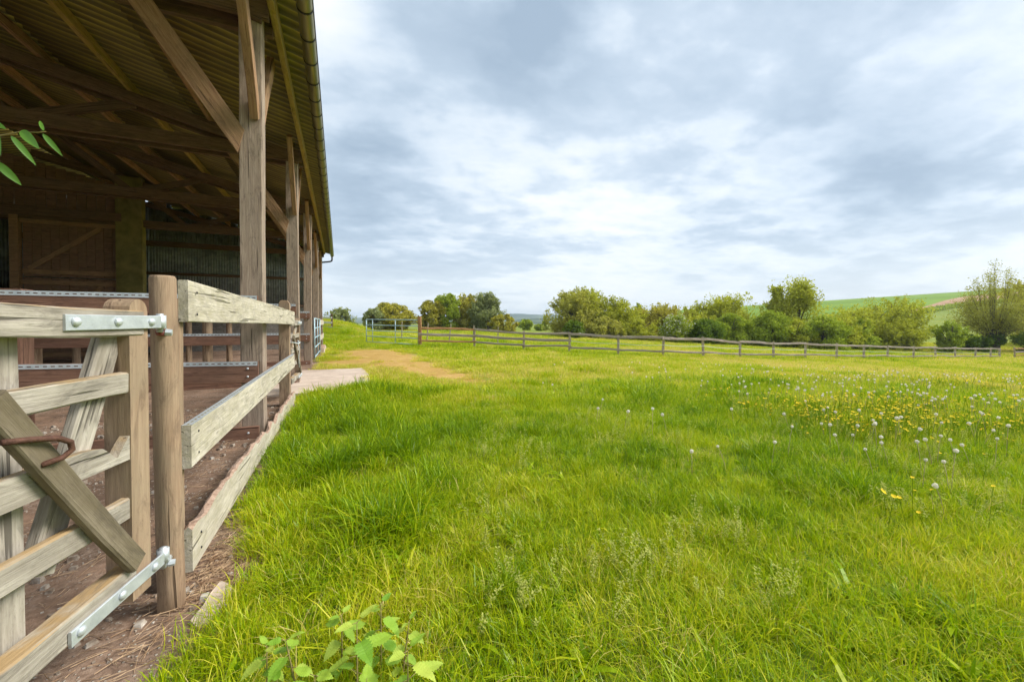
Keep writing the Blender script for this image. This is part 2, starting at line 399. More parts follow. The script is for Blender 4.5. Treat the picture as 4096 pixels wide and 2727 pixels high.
M_SLABM = simple('concrete_slab', (.46, .355, .28), (.66, .545, .445), .9, 0, 2.2, .5)
M_WHITEW = simple('white_painted_wood', (.62, .62, .56), (.78, .78, .72), .7, 0, 9, .2)
M_ROPE = simple('pale_cord', (.55, .62, .62), (.75, .80, .80), .8, 0, 40, .2)
M_ROT = simple('rotten_pink_wood', (.30, .19, .13), (.52, .37, .28), .95, 0, 25, .9)

# ------------------------------------------------------------------ the ground: one sheet from the camera's feet to the horizon
def build_ground():
    ang = np.concatenate([np.arange(-180, -66, 6.0), np.arange(-66, 66, 0.42), np.arange(66, 180, 6.0)])
    rad = np.concatenate([np.geomspace(0.5, 60, 150), np.geomspace(60, 1200, 62)[1:], np.geomspace(1200, 4000, 12)[1:]])
    na, nr = len(ang), len(rad)
    A, D = np.meshgrid(np.radians(ang), rad)
    a = np.sin(A) * D; d = np.cos(A) * D
    X, Y = W(a, d); Z = ground(X, Y)
    V = np.stack([X, Y, Z], -1).reshape(-1, 3)
    V = np.vstack([V, [[0, 0, gz(0, 0)]]])
    F = []
    for i in range(nr - 1):
        for k in range(na):
            k2 = (k + 1) % na
            F.append((i * na + k, i * na + k2, (i + 1) * na + k2, (i + 1) * na + k))
    c = nr * na
    F += [(c, (k + 1) % na, k) for k in range(na)]
    F = [tuple(reversed(f)) for f in F]
    me = bpy.data.meshes.new('ground'); me.from_pydata(V.tolist(), [], F); me.update()
    me.polygons.foreach_set('use_smooth', [True] * len(me.polygons))
    x, y = V[:, 0], V[:, 1]
    at = me.attributes.new('dirt', 'FLOAT', 'POINT'); at.data.foreach_set('value', barn_dirt(x, y).astype(np.float32))
    at = me.attributes.new('worn', 'FLOAT', 'POINT'); at.data.foreach_set('value', np.clip(worn(x, y), 0, 1).astype(np.float32))
    b = MB('ground_soil_and_sward')
    P = b.coord('Object')
    big = b.noise(P, 0.11, 6, 0.6, 0.4); mid = b.noise(P, 1.3, 7, 0.65, 0.3); fine = b.noise(P, 26, 6, 0.7, 0.2)
    grass = b.ramp(b.math('ADD', b.math('MULTIPLY', mid, .55), b.math('MULTIPLY', fine, .45)), [(.32, (.060, .105, .010)), (.50, (.155, .215, .020)), (.68, (.30, .335, .055))])
    grass = b.mix(b.ramp(big, [(.35, 0.0), (.65, .55)]), grass, (.285, .30, .055))
    soil = b.ramp(b.math('ADD', b.math('MULTIPLY', mid, .5), b.math('MULTIPLY', fine, .5)), [(.32, (.060, .042, .030)), (.5, (.20, .132, .093)), (.68, (.43, .32, .24))])
    vo = b.n('ShaderNodeTexVoronoi'); b.l(b.coord('Object'), vo.inputs['Vector']); vo.inputs['Scale'].default_value = 42
    chips = b.math('MULTIPLY', b.ramp(vo.outputs['Distance'], [(.16, 1.0), (.26, 0.0)]), b.ramp(b.noise(P, 3.1, 4, .6), [(.45, 0.0), (.55, 1.0)]))
    soil = b.mix(chips, soil, (.46, .42, .36))
    pink = b.ramp(b.noise(P, 2.3, 6, .7, .5), [(.46, 0.0), (.66, .8)])
    soil = b.mix(pink, soil, (.32, .205, .14))
    a1 = b.n('ShaderNodeAttribute', attribute_name='dirt'); a2 = b.n('ShaderNodeAttribute', attribute_name='worn')
    wc = b.ramp(b.math('ADD', b.math('MULTIPLY', mid, .4), b.math('MULTIPLY', fine, .6)), [(.32, (.28, .165, .035)), (.52, (.47, .30, .085)), (.70, (.60, .42, .23))])
    col = b.mix(b.ramp(b.math('ADD', a2.outputs['Fac'], b.math('MULTIPLY', b.math('SUBTRACT', fine, .5), .5)), [(.22, 0.0), (.50, 1.0)]), grass, wc)
    col = b.mix(b.ramp(b.math('ADD', a1.outputs['Fac'], b.math('MULTIPLY', b.math('SUBTRACT', fine, .5), .6)), [(.35, 0.0), (.65, 1.0)]), col, soil)
    h = b.math('ADD', b.math('MULTIPLY', mid, .5), b.math('ADD', b.math('MULTIPLY', fine, .35), b.math('MULTIPLY', chips, .25)))
    b.pbr(col, .95, 0, b.bump(h, .7, .04), .1)
    me.materials.append(b.m)
    return tag(link('ground', me), kind='structure')
build_ground()

def hill_sheet(name, us, dlo, dhi, lift, mat, nd=24):
    """a field lying on the hillside between two boundaries"""
    V = []; F = []
    n = len(us)
    for i, u in enumerate(us):
        for k in range(nd + 1):
            d = dlo[i] + (dhi[i] - dlo[i]) * k / nd
            X, Y = W(u * d, d); V.append((X, Y, gz(X, Y) + lift))
    for i in range(n - 1):
        for k in range(nd): F.append((i * (nd + 1) + k, (i + 1) * (nd + 1) + k, (i + 1) * (nd + 1) + k + 1, i * (nd + 1) + k + 1))
    me = mesh_of(name, V, F, mat, True)
    return tag(link(name, me), kind='structure')
b = MB('young_crop'); P = b.coord('Object', (1, 1, 1)); n1 = b.noise(P, .02, 5, .6); n2 = b.noise(P, .9, 5, .6)
b.pbr(b.ramp(b.math('ADD', b.math('MULTIPLY', n1, .6), b.math('MULTIPLY', n2, .4)), [(.35, (.115, .205, .010)), (.65, (.195, .30, .026))]), .95, 0, None, .1); M_CROP = b.m
b = MB('ploughed_soil'); P = b.coord('Object', (1, 1, 1)); n1 = b.noise(P, .05, 5, .6); n2 = b.noise(b.coord('Object', (.25, 2, 1)), .5, 4, .6)
b.pbr(b.ramp(b.math('ADD', b.math('MULTIPLY', n1, .5), b.math('MULTIPLY', n2, .5)), [(.38, (.33, .185, .11)), (.62, (.47, .30, .19))]), .95, 0, None, .1); M_PLOUGH = b.m
b = MB('distant_woods'); P = b.coord('Object', (1, 1, 1)); n1 = b.noise(P, .006, 6, .6); n2 = b.noise(P, .03, 5, .6)
b.pbr(b.ramp(b.math('ADD', b.math('MULTIPLY', n1, .6), b.math('MULTIPLY', n2, .4)), [(.40, (.03, .055, .02)), (.52, (.06, .09, .03)), (.62, (.16, .19, .06))]), 1, 0, None, 0); M_WOODS = b.m

def find_d(u, y):                      # how far up the hillside a field boundary lies, from its elevation
    lo, hi = 86.0, 420.0
    for _ in range(40):
        m = (lo + hi) / 2; X, Y = W(u * m, m); el = (gz(X, Y) - EYE) / m
        if el < y: lo = m
        else: hi = m
    return lo
us = np.linspace(0.30, 1.95, 60)
crop_lo = [find_d(u, float(np.interp(u, [.3, .66, .80, .98, 1.05, 1.15, 1.30, 1.95], [.004, .006, .014, .022, .034, .055, .0725, .10]))) for u in us]
hill_sheet('crop_field', us, crop_lo, [424.0] * 60, .35, M_CROP)
up = np.linspace(0.985, 1.95, 60)
pl_lo = [find_d(u, float(np.interp(u, [.985, 1.026, 1.13, 1.30, 1.95], [.0226, .0255, .0435, .058, .07]))) for u in up]
pl_hi = [max(l_ + 1, find_d(u, float(np.interp(u, [.985, 1.038, 1.09, 1.137, 1.25, 1.95], [.0229, .040, .056, .0648, .075, .09])))) for u, l_ in zip(up, pl_lo)]
hill_sheet('ploughed_field', up, pl_lo, pl_hi, .75, M_PLOUGH)

def far_ridge(name, d0, pts, th, mat):
    """a long low hill: pts are (across/away, crest height)"""
    V = []; F = []; us_ = np.linspace(pts[0][0], pts[-1][0], 120); hs = np.interp(us_, [p[0] for p in pts], [p[1] for p in pts])
    hs = hs * (1 + 0.10 * (vnoise(us_ * 40, us_ * 0, 1.0, 3) - .5)) + 3.0 * (vnoise(us_ * 260, us_ * 0, 1.0, 5) - .5)
    prof = [(-1.0, -.15), (-.8, .06), (-.5, .38), (-.25, .74), (-.1, .93), (0, 1.0), (.3, .8), (1.0, -.1)]
    for i, (u, h) in enumerate(zip(us_, hs)):
        for (t, q) in prof:
            d = d0 + t * th; X, Y = W(u * d0, d); V.append((X, Y, h * q))
    m = len(prof)
    for i in range(len(us_) - 1):
        for k in range(m - 1): F.append((i * m + k, (i + 1) * m + k, (i + 1) * m + k + 1, i * m + k + 1))
    return tag(link(name, mesh_of(name, V, F, mat, True)), kind='structure')
far_ridge('distant_hills', 2300, [(-.9, 20), (-.5, 30), (-.25, 36), (-.2, 36), (-.1, 40), (0, 56), (.05, 52), (.1, 50), (.2, 44), (.4, 30)], 700, M_WOODS)
far_ridge('distant_lower_hills', 1300, [(-.9, 4), (-.3, 5), (-.1, 9), (0.0, 10), (.05, 17), (.09, 19), (.12, 16), (.3, 5)], 260, M_WOODS)

# ------------------------------------------------------------------ concrete slab at the barn opening
def slab():
    x0, x1, y0, y1 = SLAB
    prof = [(x0, y0), (-.5, y0 - .05), (.1, y0 + .25), (.45, y0 + .75), (x1, y0 + 1.3), (x1 + .03, y0 + 2.6), (x1 - .04, y1), (x0, y1 + .05)]
    n = len(prof); V = [(x, y, -.06) for x, y in prof] + [(x, y, .035) for x, y in prof]
    F = [tuple(range(n, 2 * n))] + [(i, (i + 1) % n, (i + 1) % n + n, i + n) for i in range(n)]
    return tag(link('concrete_slab', mesh_of('concrete_slab', V, F, M_SLABM)), kind='structure')
slab()
def kerb_bit():
    prof = [(-.60, 2.12), (-.565, 2.07), (-.525, 2.085), (-.505, 2.17), (-.48, 2.24), (-.488, 2.31), (-.52, 2.35), (-.55, 2.385), (-.568, 2.29), (-.575, 2.2)]
    n = len(prof); V = [(x, y, -.05) for x, y in prof] + [(x, y, .015 + .01 * math.sin(9 * y)) for x, y in prof]
    F = [tuple(range(n, 2 * n))] + [(i, (i + 1) % n, (i + 1) % n + n, i + n) for i in range(n)]
    return tag(link('concrete_edging', mesh_of('concrete_edging', V, F, M_SLABM)), kind='structure')
kerb_bit()

# ------------------------------------------------------------------ the barn
barn = thing('open_barn', 'long timber-framed open barn with mossy corrugated roof on the left', 'barn', (-0.9, 14, 0))
FY = [0.99, 5.32, 9.65, 13.98, 18.31, 22.64]          # frames
PX0, PX1 = -1.015, -0.795                                     # faces of the posts
PCX = (PX0 + PX1) / 2
SLOPE = 0.25
RIDGE_X, BACK_X = -9.2, -17.6
def roof_z(X): return 4.93 + SLOPE * (-0.33 - X)
def roof_any(X): return roof_z(X) if X > RIDGE_X else roof_z(2 * RIDGE_X - X)
PURL = [-2.3, -3.5, -4.7, -5.9, -7.1, -8.3]
for i, fy in enumerate(FY):
    beam('post', (PCX, fy + .11, -.15), (PCX, fy + .11, 4.95), .22, .22, W_POST, barn, up=(0, 1, 0), bev=.008, jit=.003)
    vis = i >= 1
    for yy in (fy - .038, fy + .258):
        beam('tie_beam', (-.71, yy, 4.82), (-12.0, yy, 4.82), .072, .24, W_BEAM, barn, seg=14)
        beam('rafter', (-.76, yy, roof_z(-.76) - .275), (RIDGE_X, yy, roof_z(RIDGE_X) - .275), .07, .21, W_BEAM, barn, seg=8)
    if vis:
        beam('knee_brace', (PX0 + .02, fy + .02, 3.32), (-2.02, fy + .02, 4.86), .075, .20, W_BRACE, barn, seg=4, cut0=.9, cut1=.4)
        beam('wind_brace', (-.855, fy + .01, 3.62), (-.855, fy - .93, 4.86), .085, .17, W_BRACE, barn, seg=4)
        if i < 5: beam('wind_brace', (-.855, fy + .21, 3.62), (-.855, fy + 1.18, 4.92), .085, .16, W_BRACE, barn, seg=4)
    # inner row of posts, and struts to the rafters
    if i >= 1:
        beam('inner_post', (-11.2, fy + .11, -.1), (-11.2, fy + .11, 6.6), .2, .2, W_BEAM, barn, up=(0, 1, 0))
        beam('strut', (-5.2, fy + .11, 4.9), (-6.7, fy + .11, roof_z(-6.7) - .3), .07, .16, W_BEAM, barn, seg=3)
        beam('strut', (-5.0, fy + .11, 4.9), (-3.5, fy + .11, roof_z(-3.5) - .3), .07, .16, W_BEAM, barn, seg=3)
for i in range(len(FY) - 1):
    y0, y1 = FY[i] - (.38 if i == 0 else .1), FY[i + 1] + .3
    beam('eave_purlin', (-.672, y0, 4.89), (-.672, FY[i + 1] - .1, 4.89), .07, .19, W_MOSSY, barn, seg=6)
    for k, px in enumerate(PURL):
        beam('purlin', (px, y0 + .02 * k, roof_z(px) - .095), (px, y1, roof_z(px) - .095 + .004 * (i % 2)), .075, .16, W_MOSSY if k == 1 else W_BRACE, barn, seg=6)
# roof sheets: one mesh, laid sheet by sheet
def sheet_mesh(length, waves, pitch, amp, th, mat, per=8, name='roof_sheet', ends=2):
    """corrugation runs along local X; waves across local Y"""
    V = []; F = []; n = waves * per
    for side in (0, 1):
        for i in range(ends):
            x = length * i / (ends - 1)
            for k in range(n + 1):
                V.append((x, pitch * k / per, amp * math.cos(2 * math.pi * k / per) + (th if side else 0)))
    m = n + 1; o = ends * m
    for i in range(ends - 1):
        for k in range(n):
            F.append((i * m + k, i * m + k + 1, (i + 1) * m + k + 1, (i + 1) * m + k))
            F.append((o + i * m + k, o + (i + 1) * m + k, o + (i + 1) * m + k + 1, o + i * m + k + 1))
    e = (ends - 1) * m
    for k in range(n):
        F.append((k, o + k, o + k + 1, k + 1)); F.append((e + k, e + k + 1, o + e + k + 1, o + e + k))
    for s_ in (0, n):
        q = [(i * m + s_) for i in range(ends)]; F.append(tuple(q[i] for i in range(ends)) + tuple(o + q[i] for i in reversed(range(ends))))
    me = mesh_of(name, V, F, mat, True); return me
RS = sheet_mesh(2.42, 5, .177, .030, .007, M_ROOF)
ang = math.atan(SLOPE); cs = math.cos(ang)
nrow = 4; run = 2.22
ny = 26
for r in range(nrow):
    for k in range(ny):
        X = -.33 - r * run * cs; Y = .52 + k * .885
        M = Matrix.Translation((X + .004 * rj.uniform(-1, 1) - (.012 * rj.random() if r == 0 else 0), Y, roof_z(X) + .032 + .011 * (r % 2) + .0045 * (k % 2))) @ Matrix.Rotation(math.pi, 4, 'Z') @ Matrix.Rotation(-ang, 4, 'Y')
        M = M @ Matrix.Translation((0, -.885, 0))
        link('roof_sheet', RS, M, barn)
# the other slope of the roof, its back wall, both out of the photograph's sight
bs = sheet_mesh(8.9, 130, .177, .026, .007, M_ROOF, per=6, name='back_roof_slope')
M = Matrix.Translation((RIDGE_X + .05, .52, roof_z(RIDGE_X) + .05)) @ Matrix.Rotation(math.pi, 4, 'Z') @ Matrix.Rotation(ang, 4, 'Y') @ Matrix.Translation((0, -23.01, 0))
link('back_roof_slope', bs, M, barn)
beam('back_wall', (BACK_X, .7, 2.2), (BACK_X, 23.2, 2.2), .12, 4.9, M_BLOCK, barn, seg=4)
# gable end: block wall below, corrugated steel above
beam('girt', (-1.0, 22.52, 2.16), (-7.8, 22.52, 2.16), .07, .10, W_BEAM, barn)
beam('girt', (-1.0, 22.52, 3.5), (-8.05, 22.52, 3.5), .07, .12, W_BEAM, barn)
ws = sheet_mesh(5.0, 8, .104, .020, .004, M_WALLM, per=6, name='wall_sheet')
for k in range(8):
    x = -1.05 - k * .832
    h = roof_z(x - .832) - .12 - 2.12
    M = Matrix.Translation((x, 22.60, 2.12)) @ Matrix(((0, -1, 0, 0), (0, 0, -1, 0), (1, 0, 0, 0), (0, 0, 0, 1))) @ Matrix.Diagonal((h / 5.0, 1, 1, 1))
    link('wall_sheet', ws, M, barn)
for k in range(11):
    x = -7.718 - k * .832
    if x < BACK_X + .5: break
    h = roof_any(x - .416) - .3 - 2.12
    M = Matrix.Translation((x - (.0 if k == 0 else .0), 22.63 + .01 * (k % 2), 2.12)) @ Matrix(((0, -1, 0, 0), (0, 0, -1, 0), (1, 0, 0, 0), (0, 0, 0, 1))) @ Matrix.Diagonal((h / 5.0, 1, 1, 1))
    link('wall_sheet', ws, M, barn)
# mortar core and blocks
def box(name, c, s, mat, parent=None, bev=.01, jit=.001):
    return beam(name, (c[0] - s[0] / 2, c[1], c[2]), (c[0] + s[0] / 2, c[1], c[2]), s[1], s[2], mat, parent, bev=bev, seg=1, jit=jit)
core = box('block_wall', (-9.2, 22.72, 1.02), (16.4, .14, 2.2), M_MORTAR, barn)
bme = beam_mesh(.49, .19, .192, M_BLOCK, .007, 1, .002, 'block')
for r in range(11):
    for k in range(17):
        x = -1.28 - k * .5 - (.25 if r % 2 else 0)
        if x < -9.2: continue
        link('block', bme, Matrix.Translation((x, 22.72 + .002 * ((k * 7 + r * 3) % 3), -.02 + .1 + r * .2)), core)
# partition in the fourth frame: mossy pillar, tall two-leaf plank door
PY = 18.31
box('pillar', (-6.72, PY - .02, 3.1), (.72, .30, 6.6), M_PILLAR, barn, .02, .006)
box('door_frame_post', (-9.62, PY, 2.45), (.2, .2, 5.1), W_BRACE, barn)
box('door_frame_post', (-10.25, PY, 2.45), (.18, .18, 5.1), W_BRACE, barn)
box('partition_wall', (-13.4, PY + .06, 2.9), (6.3, .12, 6.0), W_DOOR, barn)
box('lintel', (-8.3, PY - .12, 4.95), (3.4, .10, .30), W_BEAM, barn)
for k in range(14):
    x = -6.9 - k * .25; hh = roof_z(x) - .5 - 5.1
    box('gable_plank', (x - .12, PY + .03, 5.1 + hh / 2), (.235, .025, hh), W_DOOR, barn, .003)
def door_leaf(z0, z1, brace):
    d = box('door', (-8.22, PY + .04, (z0 + z1) / 2), (2.44, .02, z1 - z0 - .02), W_DOOR, barn, .002)
    for k in range(11):
        x = -7.12 - k * .222
        box('plank', (x, PY + .0105 + .003 * (k % 2), (z0 + z1) / 2), (.214, .03, z1 - z0), W_DOOR, d, .004, .0015)
    beam('ledge', (-6.85 if z0 < 2 else -6.75, PY - .03, z1 - .16), (-9.5, PY - .03, z1 - .16), .04, .15, W_BRACE, d)
    beam('ledge', (-7.0, PY - .03, z0 + .16), (-9.45, PY - .03, z0 + .16), .04, .15, W_BRACE, d)
    beam('brace', (-7.5, PY - .028, z1 - .25), (-9.3, PY - .028, z0 + .25), .036, .15, W_BRACE, d)
    return d
door_leaf(.08, 2.80, 1); door_leaf(2.83, 4.8, 1)
# gutter
def gutter():
    y0, y1, r = .5, 23.25, .083; cx, cz = -.335, 4.86; n = 12
    V = []; F = []; ys = np.linspace(y0, y1, 28)
    for y in ys:
        for rr in (r, r - .006):
            for k in range(n + 1):
                a = math.pi + math.pi * k / n
                V.append((cx + rr * math.cos(a), y, cz + rr * math.sin(a)))
    m = 2 * (n + 1)
    for i in range(len(ys) - 1):
        for k in range(n):
            F.append((i * m + k, i * m + k + 1, (i + 1) * m + k + 1, (i + 1) * m + k))
            q = n + 1; F.append((i * m + q + k, (i + 1) * m + q + k, (i + 1) * m + q + k + 1, i * m + q + k + 1))
        F.append((i * m, (i + 1) * m, (i + 1) * m + n + 1, i * m + n + 1)); F.append((i * m + n, i * m + 2 * n + 1, (i + 1) * m + 2 * n + 1, (i + 1) * m + n))
    for e in (0, (len(ys) - 1) * m): F.append(tuple(e + k for k in range(n + 1)))
    g = link('gutter', mesh_of('gutter', V, F, M_ZINC, True), None, barn)
    bead = tube('rolled_edge', [(cx + r, y, cz) for y in ys], .010, M_DARKM, g, 6)
    # hooks that carry it
    V2 = []; F2 = []
    for s_, yy in enumerate((-.011, .011)):
        for rr in (r + .007, r + .0005):
            for k in range(n + 1):
                a = math.pi + math.pi * k / n; V2.append((rr * math.cos(a), yy, rr * math.sin(a)))
    q = n + 1
    for k in range(n):
        F2.append((k, k + 1, 2 * q + k + 1, 2 * q + k)); F2.append((k, q + k, q + k + 1, k + 1)); F2.append((2 * q + k, 2 * q + k + 1, 3 * q + k + 1, 3 * q + k))
    hm = mesh_of('hook', V2, F2, M_DARKM)
    for k in range(46): link('hook', hm, Matrix.Translation((cx, .7 + k * .49, cz)), g)
    p = [(cx, 23.1, cz - .06), (cx, 23.1, cz - .22), (cx - .02, 23.1, cz - .30), (cx - .10, 23.06, cz - .345), (-.70, 22.98, cz - .40), (-.85, 22.95, cz - .43), (-.89, 22.95, cz - .52), (-.89, 22.95, 3.5), (-.89, 22.95, .05)]
    tube('downpipe', p, .042, M_DARKM, g, 10)
gutter()
# ------------------------------------------------------------------ fences and gates by the barn
BOLT = bolt_mesh(.013, M_GALV); SCREW = bolt_mesh(.007, M_DARKM, 'screw'); BIGB = bolt_mesh(.017, M_GALV, 'bolt')
def perf_strip(p0, p1, w, nrm, parent, pitch=.055, slot=.030, name='perforated_strip'):
    """slotted steel strip: real slots; lies in the plane with normal nrm"""
    p0 = Vector(p0); p1 = Vector(p1); x = (p1 - p0).normalized(); n = Vector(nrm).normalized(); y = n.cross(x)
    Ln = (p1 - p0).length; k = int(Ln / pitch); xs = [0.0]
    for i in range(k): xs += [i * pitch + (pitch - slot) / 2, i * pitch + (pitch + slot) / 2]
    xs.append(Ln); ys = [-w / 2, -w * .11, w * .11, w / 2]
    V = []; F = []
    for a in xs:
        for c in ys: V.append(p0 + x * a + y * c - p0)
    for i in range(len(xs) - 1):
        for j in range(3):
            if j == 1 and i % 2 == 1: continue
            F.append((i * 4 + j, (i + 1) * 4 + j, (i + 1) * 4 + j + 1, i * 4 + j + 1))
    o = len(V); V += [v - n * .003 for v in V]                       # underside and rim
    F += [tuple(o + q for q in reversed(f)) for f in F]
    m = len(xs)
    for j in (0, 3): F.append((j, (m - 1) * 4 + j, o + (m - 1) * 4 + j, o + j))
    return link(name, mesh_of(name, V, F, M_GALV), Matrix.Translation(p0), parent)

bf = thing('board_fence', 'pale three-board fence with chewed lowest board beside the near round post', 'fence', (-.72, 2.28, 0))
round_post('gate_post', (-.712, 2.285, -.12), (-.728, 2.275, 1.50), .049, W_GPOST, bf, n=18)
beam('backing_post', (-.765, 2.45, -.1), (-.765, 2.45, 1.42), .1, .06, W_GPOST, bf, up=(0, 1, 0))
fp = beam('end_post', (-.792, 7.2, -.15), (-.792, 7.2, 1.60), .15, .14, W_GPOST, bf, up=(0, 1, 0))
prism('post_cap', [(-.075, 0), (.075, 0), (.045, .055), (-.045, .055)], .139, Matrix.Translation((-.792, 7.2, 1.6)), W_GPOST, bf)
bx = -.693
def board(p0, p1, h, name='board', mat=W_PALE, th=.04): return beam(name, p0, p1, th, h, mat, bf, bev=.004, seg=10, jit=.0018)
tb = board((bx, 2.42, 1.411), (bx, 7.44, 1.379), .205)
mb = board((bx, 2.42, .69), (bx, 7.40, .692), .21)
# the lowest board, chewed along its upper edge
def chewed(name, L_, zb0, zb1, zt, th, M, mat, parent, nseg=64, seed=3, bite=.07):
    q = random.Random(seed); top = []; a = 0
    for i in range(nseg + 1):
        t = i / nseg; w = bite * (0.5 + .5 * math.sin(t * 9 + seed)) * abs(math.sin(t * 31 + seed * 2)) + q.uniform(-.008, .012)
        if t > .8: w += .05 * math.sin((t - .8) * 40) ** 2 * q.random()
        z = zt(t) - max(0, w); top.append((-L_ / 2 + L_ * t, max(z, zb0 + (zb1 - zb0) * t + .06)))
    V = []; F = []; n = len(top)
    for i, (x, z) in enumerate(top):
        t = i / nseg; zb = zb0 + (zb1 - zb0) * t
        V += [(x, -th / 2, zb), (x, th / 2, zb), (x, th / 2, z - q.uniform(0, .02)), (x, q.uniform(-.3, .3) * th, z + q.uniform(0, .008)), (x, -th / 2, z - q.uniform(.0, .012))]
    for i in range(n - 1):
        for k in range(5): F.append((i * 5 + k, i * 5 + (k + 1) % 5, (i + 1) * 5 + (k + 1) % 5, (i + 1) * 5 + k))
    F.append((4, 3, 2, 1, 0)); F.append(tuple((n - 1) * 5 + k for k in range(5)))
    me = mesh_of(name, V, F, mat); me.materials.append(M_ROT)
    for p in me.polygons:
        if len(p.vertices) == 4 and p.index < (n - 1) * 5 and p.index % 5 in (2, 3): p.material_index = 1
    bm = bmesh.new(); bm.from_mesh(me); bmesh.ops.recalc_face_normals(bm, faces=bm.faces); bm.to_mesh(me); bm.free()
    return link(name, me, M, parent)
Mlow = Matrix.Translation((bx, 4.92, 0)) @ Matrix.Rotation(R(90), 4, 'Z')
tag(chewed('board', 5.0, .075, .0, lambda t: .30 - .10 * t, .042, Mlow, W_PALE, bf), 'lowest board with its upper edge chewed away')
perf_strip((bx, 2.43, .7985), (bx, 7.36, .8005), .042, (0, 0, 1), mb)
for bo, z in ((tb, 1.40), (mb, .69)):
    for yy in (2.53, 7.15):
        for dz in (-.055, .055):
            link('screw', SCREW, facing((-.672, yy, z + dz), (1, 0, 0)), bo)
for dz in (.13, .21): link('screw', SCREW, facing((-.671, 2.55, dz), (1, 0, 0)), bf)

# wooden field gate, built once in its own frame: s runs away from the hinge, n is its front
def wooden_gate(H, ang, label, length, near, group=None):
    g = thing('wooden_gate', label, 'gate', (H[0], H[1], 0), group)
    ux, uy = -math.sin(ang), -math.cos(ang); nx, ny_ = math.cos(ang), -math.sin(ang)
    def P(s, n, z): return (H[0] + ux * s + nx * n, H[1] + uy * s + ny_ * n, z)
    up = (0, 0, 1)
    # hinge stile with a rounded head
    xu, nn_ = Vector((0, 0, 1)), Vector((nx, ny_, 0)); st_M = Matrix((xu, nn_, xu.cross(nn_))).transposed().to_4x4(); st_M.translation = Vector(P(.158, -.005, 0))
    prof = [(.22, -.05), (.22, .05), (1.345, .05)] + [(1.345 + .05 * math.sin(a), .05 * math.cos(a)) for a in [math.pi * k / 8 for k in range(1, 8)]] + [(1.345, -.05)]
    st = prism('hinge_stile', prof, .088, st_M, W_GPOST, g)
    box_up = lambda nm, s, n, z0, z1, w, th, m: beam(nm, P(s, n, z0), P(s, n, z1), th, w, m, g, up=(nx, ny_, 0) if False else (ux, uy, 0))
    box_up('closing_stile', length - .16, -.052, .24, 1.30, .08, .05, W_GATE)
    rz = [(1.301, .098), (1.070, .080), (.585, .085), (.318, .09)]
    for k, (z, h) in enumerate(rz):
        th = .07 if k in (0, 3) else .034
        beam('rail', P(.20 if k else .14, .012 if k in (0, 3) else .018, z), P(length, .012, z + (.004 if k else .006)), th, h, W_GATE, g, seg=5)
    rM, rl = frame(P(.203, .018, .82), P(length, .018, .825))
    if near:
        pr = [(-rl / 2, -.045), (rl / 2, -.045), (rl / 2, .045), (-.05, .045), (-.09, .042), (-.135, .034), (-.165, .012), (-.19, -.014), (-.205, -.020), (-.222, .004), (-.245, .030), (-rl / 2, .052)]
        o = prism('rail', pr, .034, rM, W_GATE, g); tag(o, 'rail gnawed half through near the hinge stile')
    else: beam('rail', P(.168, .018, .82), P(length, .018, .825), .034, .085, W_GATE, g, seg=4)
    beam('brace', P(.165, .052, .36), P(length - .12, .052, 1.02 if near else .95), .045, .105, W_GDARK, g, up=(nx, ny_, 0), seg=4) if False else None
    def diag(nm, a, b_, n, th, w, m):
        p0, p1 = P(a[0], n, a[1]), P(b_[0], n, b_[1]); beam(nm, p0, p1, th, w, m, g, seg=4)
    diag('brace', (.215, .374), (length - .01 if near else length - .16, 1.10 if near else 1.06), .056, .034, .076, W_GDARK)
    diag('brace', (.215, 1.27), (length - .22, .52), -.020, .040, .095, W_GATE)
    # strap hinges
    for z, s1 in ((1.305, .50), (.298, .50)):
        dn = .052
        hs = beam('hinge_strap', P(.055, dn, z), P(s1, dn, z - .004), .009, .052, M_GALV, g, bev=.002, seg=2, jit=.0003)
        V, F = tube_data([P(.028, dn - .016, z - .030), P(.028, dn - .016, z + .028)], [.022, .022], 12)
        c = Vector(P(.028, dn - .016, z)); link('hinge_eye', mesh_of('hinge_eye', [Vector(v) - c for v in V], F, M_GALV, True), Matrix.Translation(c), hs)
        for q in (.115, .115 + (s1 - .15) * .5, s1 - .035): link('bolt', BIGB, facing(P(q, dn + .0045, z), (nx, ny_, 0)), hs)
        if near:
            tube('hinge_pin', [P(.028, dn - .016, z - .045), P(.028, dn - .016, z + .035)], .013, M_GALV, hs)
            tube('pin_bracket', [P(.03, dn - .016, z - .045), P(-.02, dn - .03, z - .045), P(-.075, dn - .045, z - .045)], .016, M_REDP if z > 1 else M_GALV, hs)
            V, F = tube_data([P(.012, dn - .005, z - .045), P(.004, dn + .016, z - .047)], [.016, .014], 8)
            c = Vector(V[0]); link('nut', mesh_of('nut', [Vector(v) - c for v in V], F, M_GALV), Matrix.Translation(c), hs)
    if near:
        pts = [(length - .03, .070, .985), (length - .09, .085, .975), (length - .15, .10, .962), (length - .185, .105, .94), (length - .19, .105, .915), (length - .17, .095, .897), (length - .13, .074, .89)]
        tube('latch_loop', [P(*p) for p in pts], .0085, M_RUST, g, 8)
    return g
wooden_gate((-.735, 2.205), R(12.4), 'weathered five-rail wooden gate with galvanised strap hinges beside the near round post', .74, True)
wooden_gate((-.735, 8.86), R(2.0), 'narrow wooden gate tied with cord to the far end of the board fence', 1.28, False)
cord = thing('tie_cord', 'pale knotted cord holding the far wooden gate to the fence post', 'cord', (-.70, 7.49, .9))
tube('loop', [(-.70 + .10 * math.cos(a), 7.43 + .17 * math.sin(a), .98 + .012 * math.sin(3 * a)) for a in [2 * math.pi * k / 16 for k in range(17)]], .007, M_ROPE, cord, 6)
tube('tail', [(-.64, 7.56, .98), (-.62, 7.60, .85), (-.635, 7.62, .72), (-.625, 7.60, .55)], .006, M_ROPE, cord, 6)
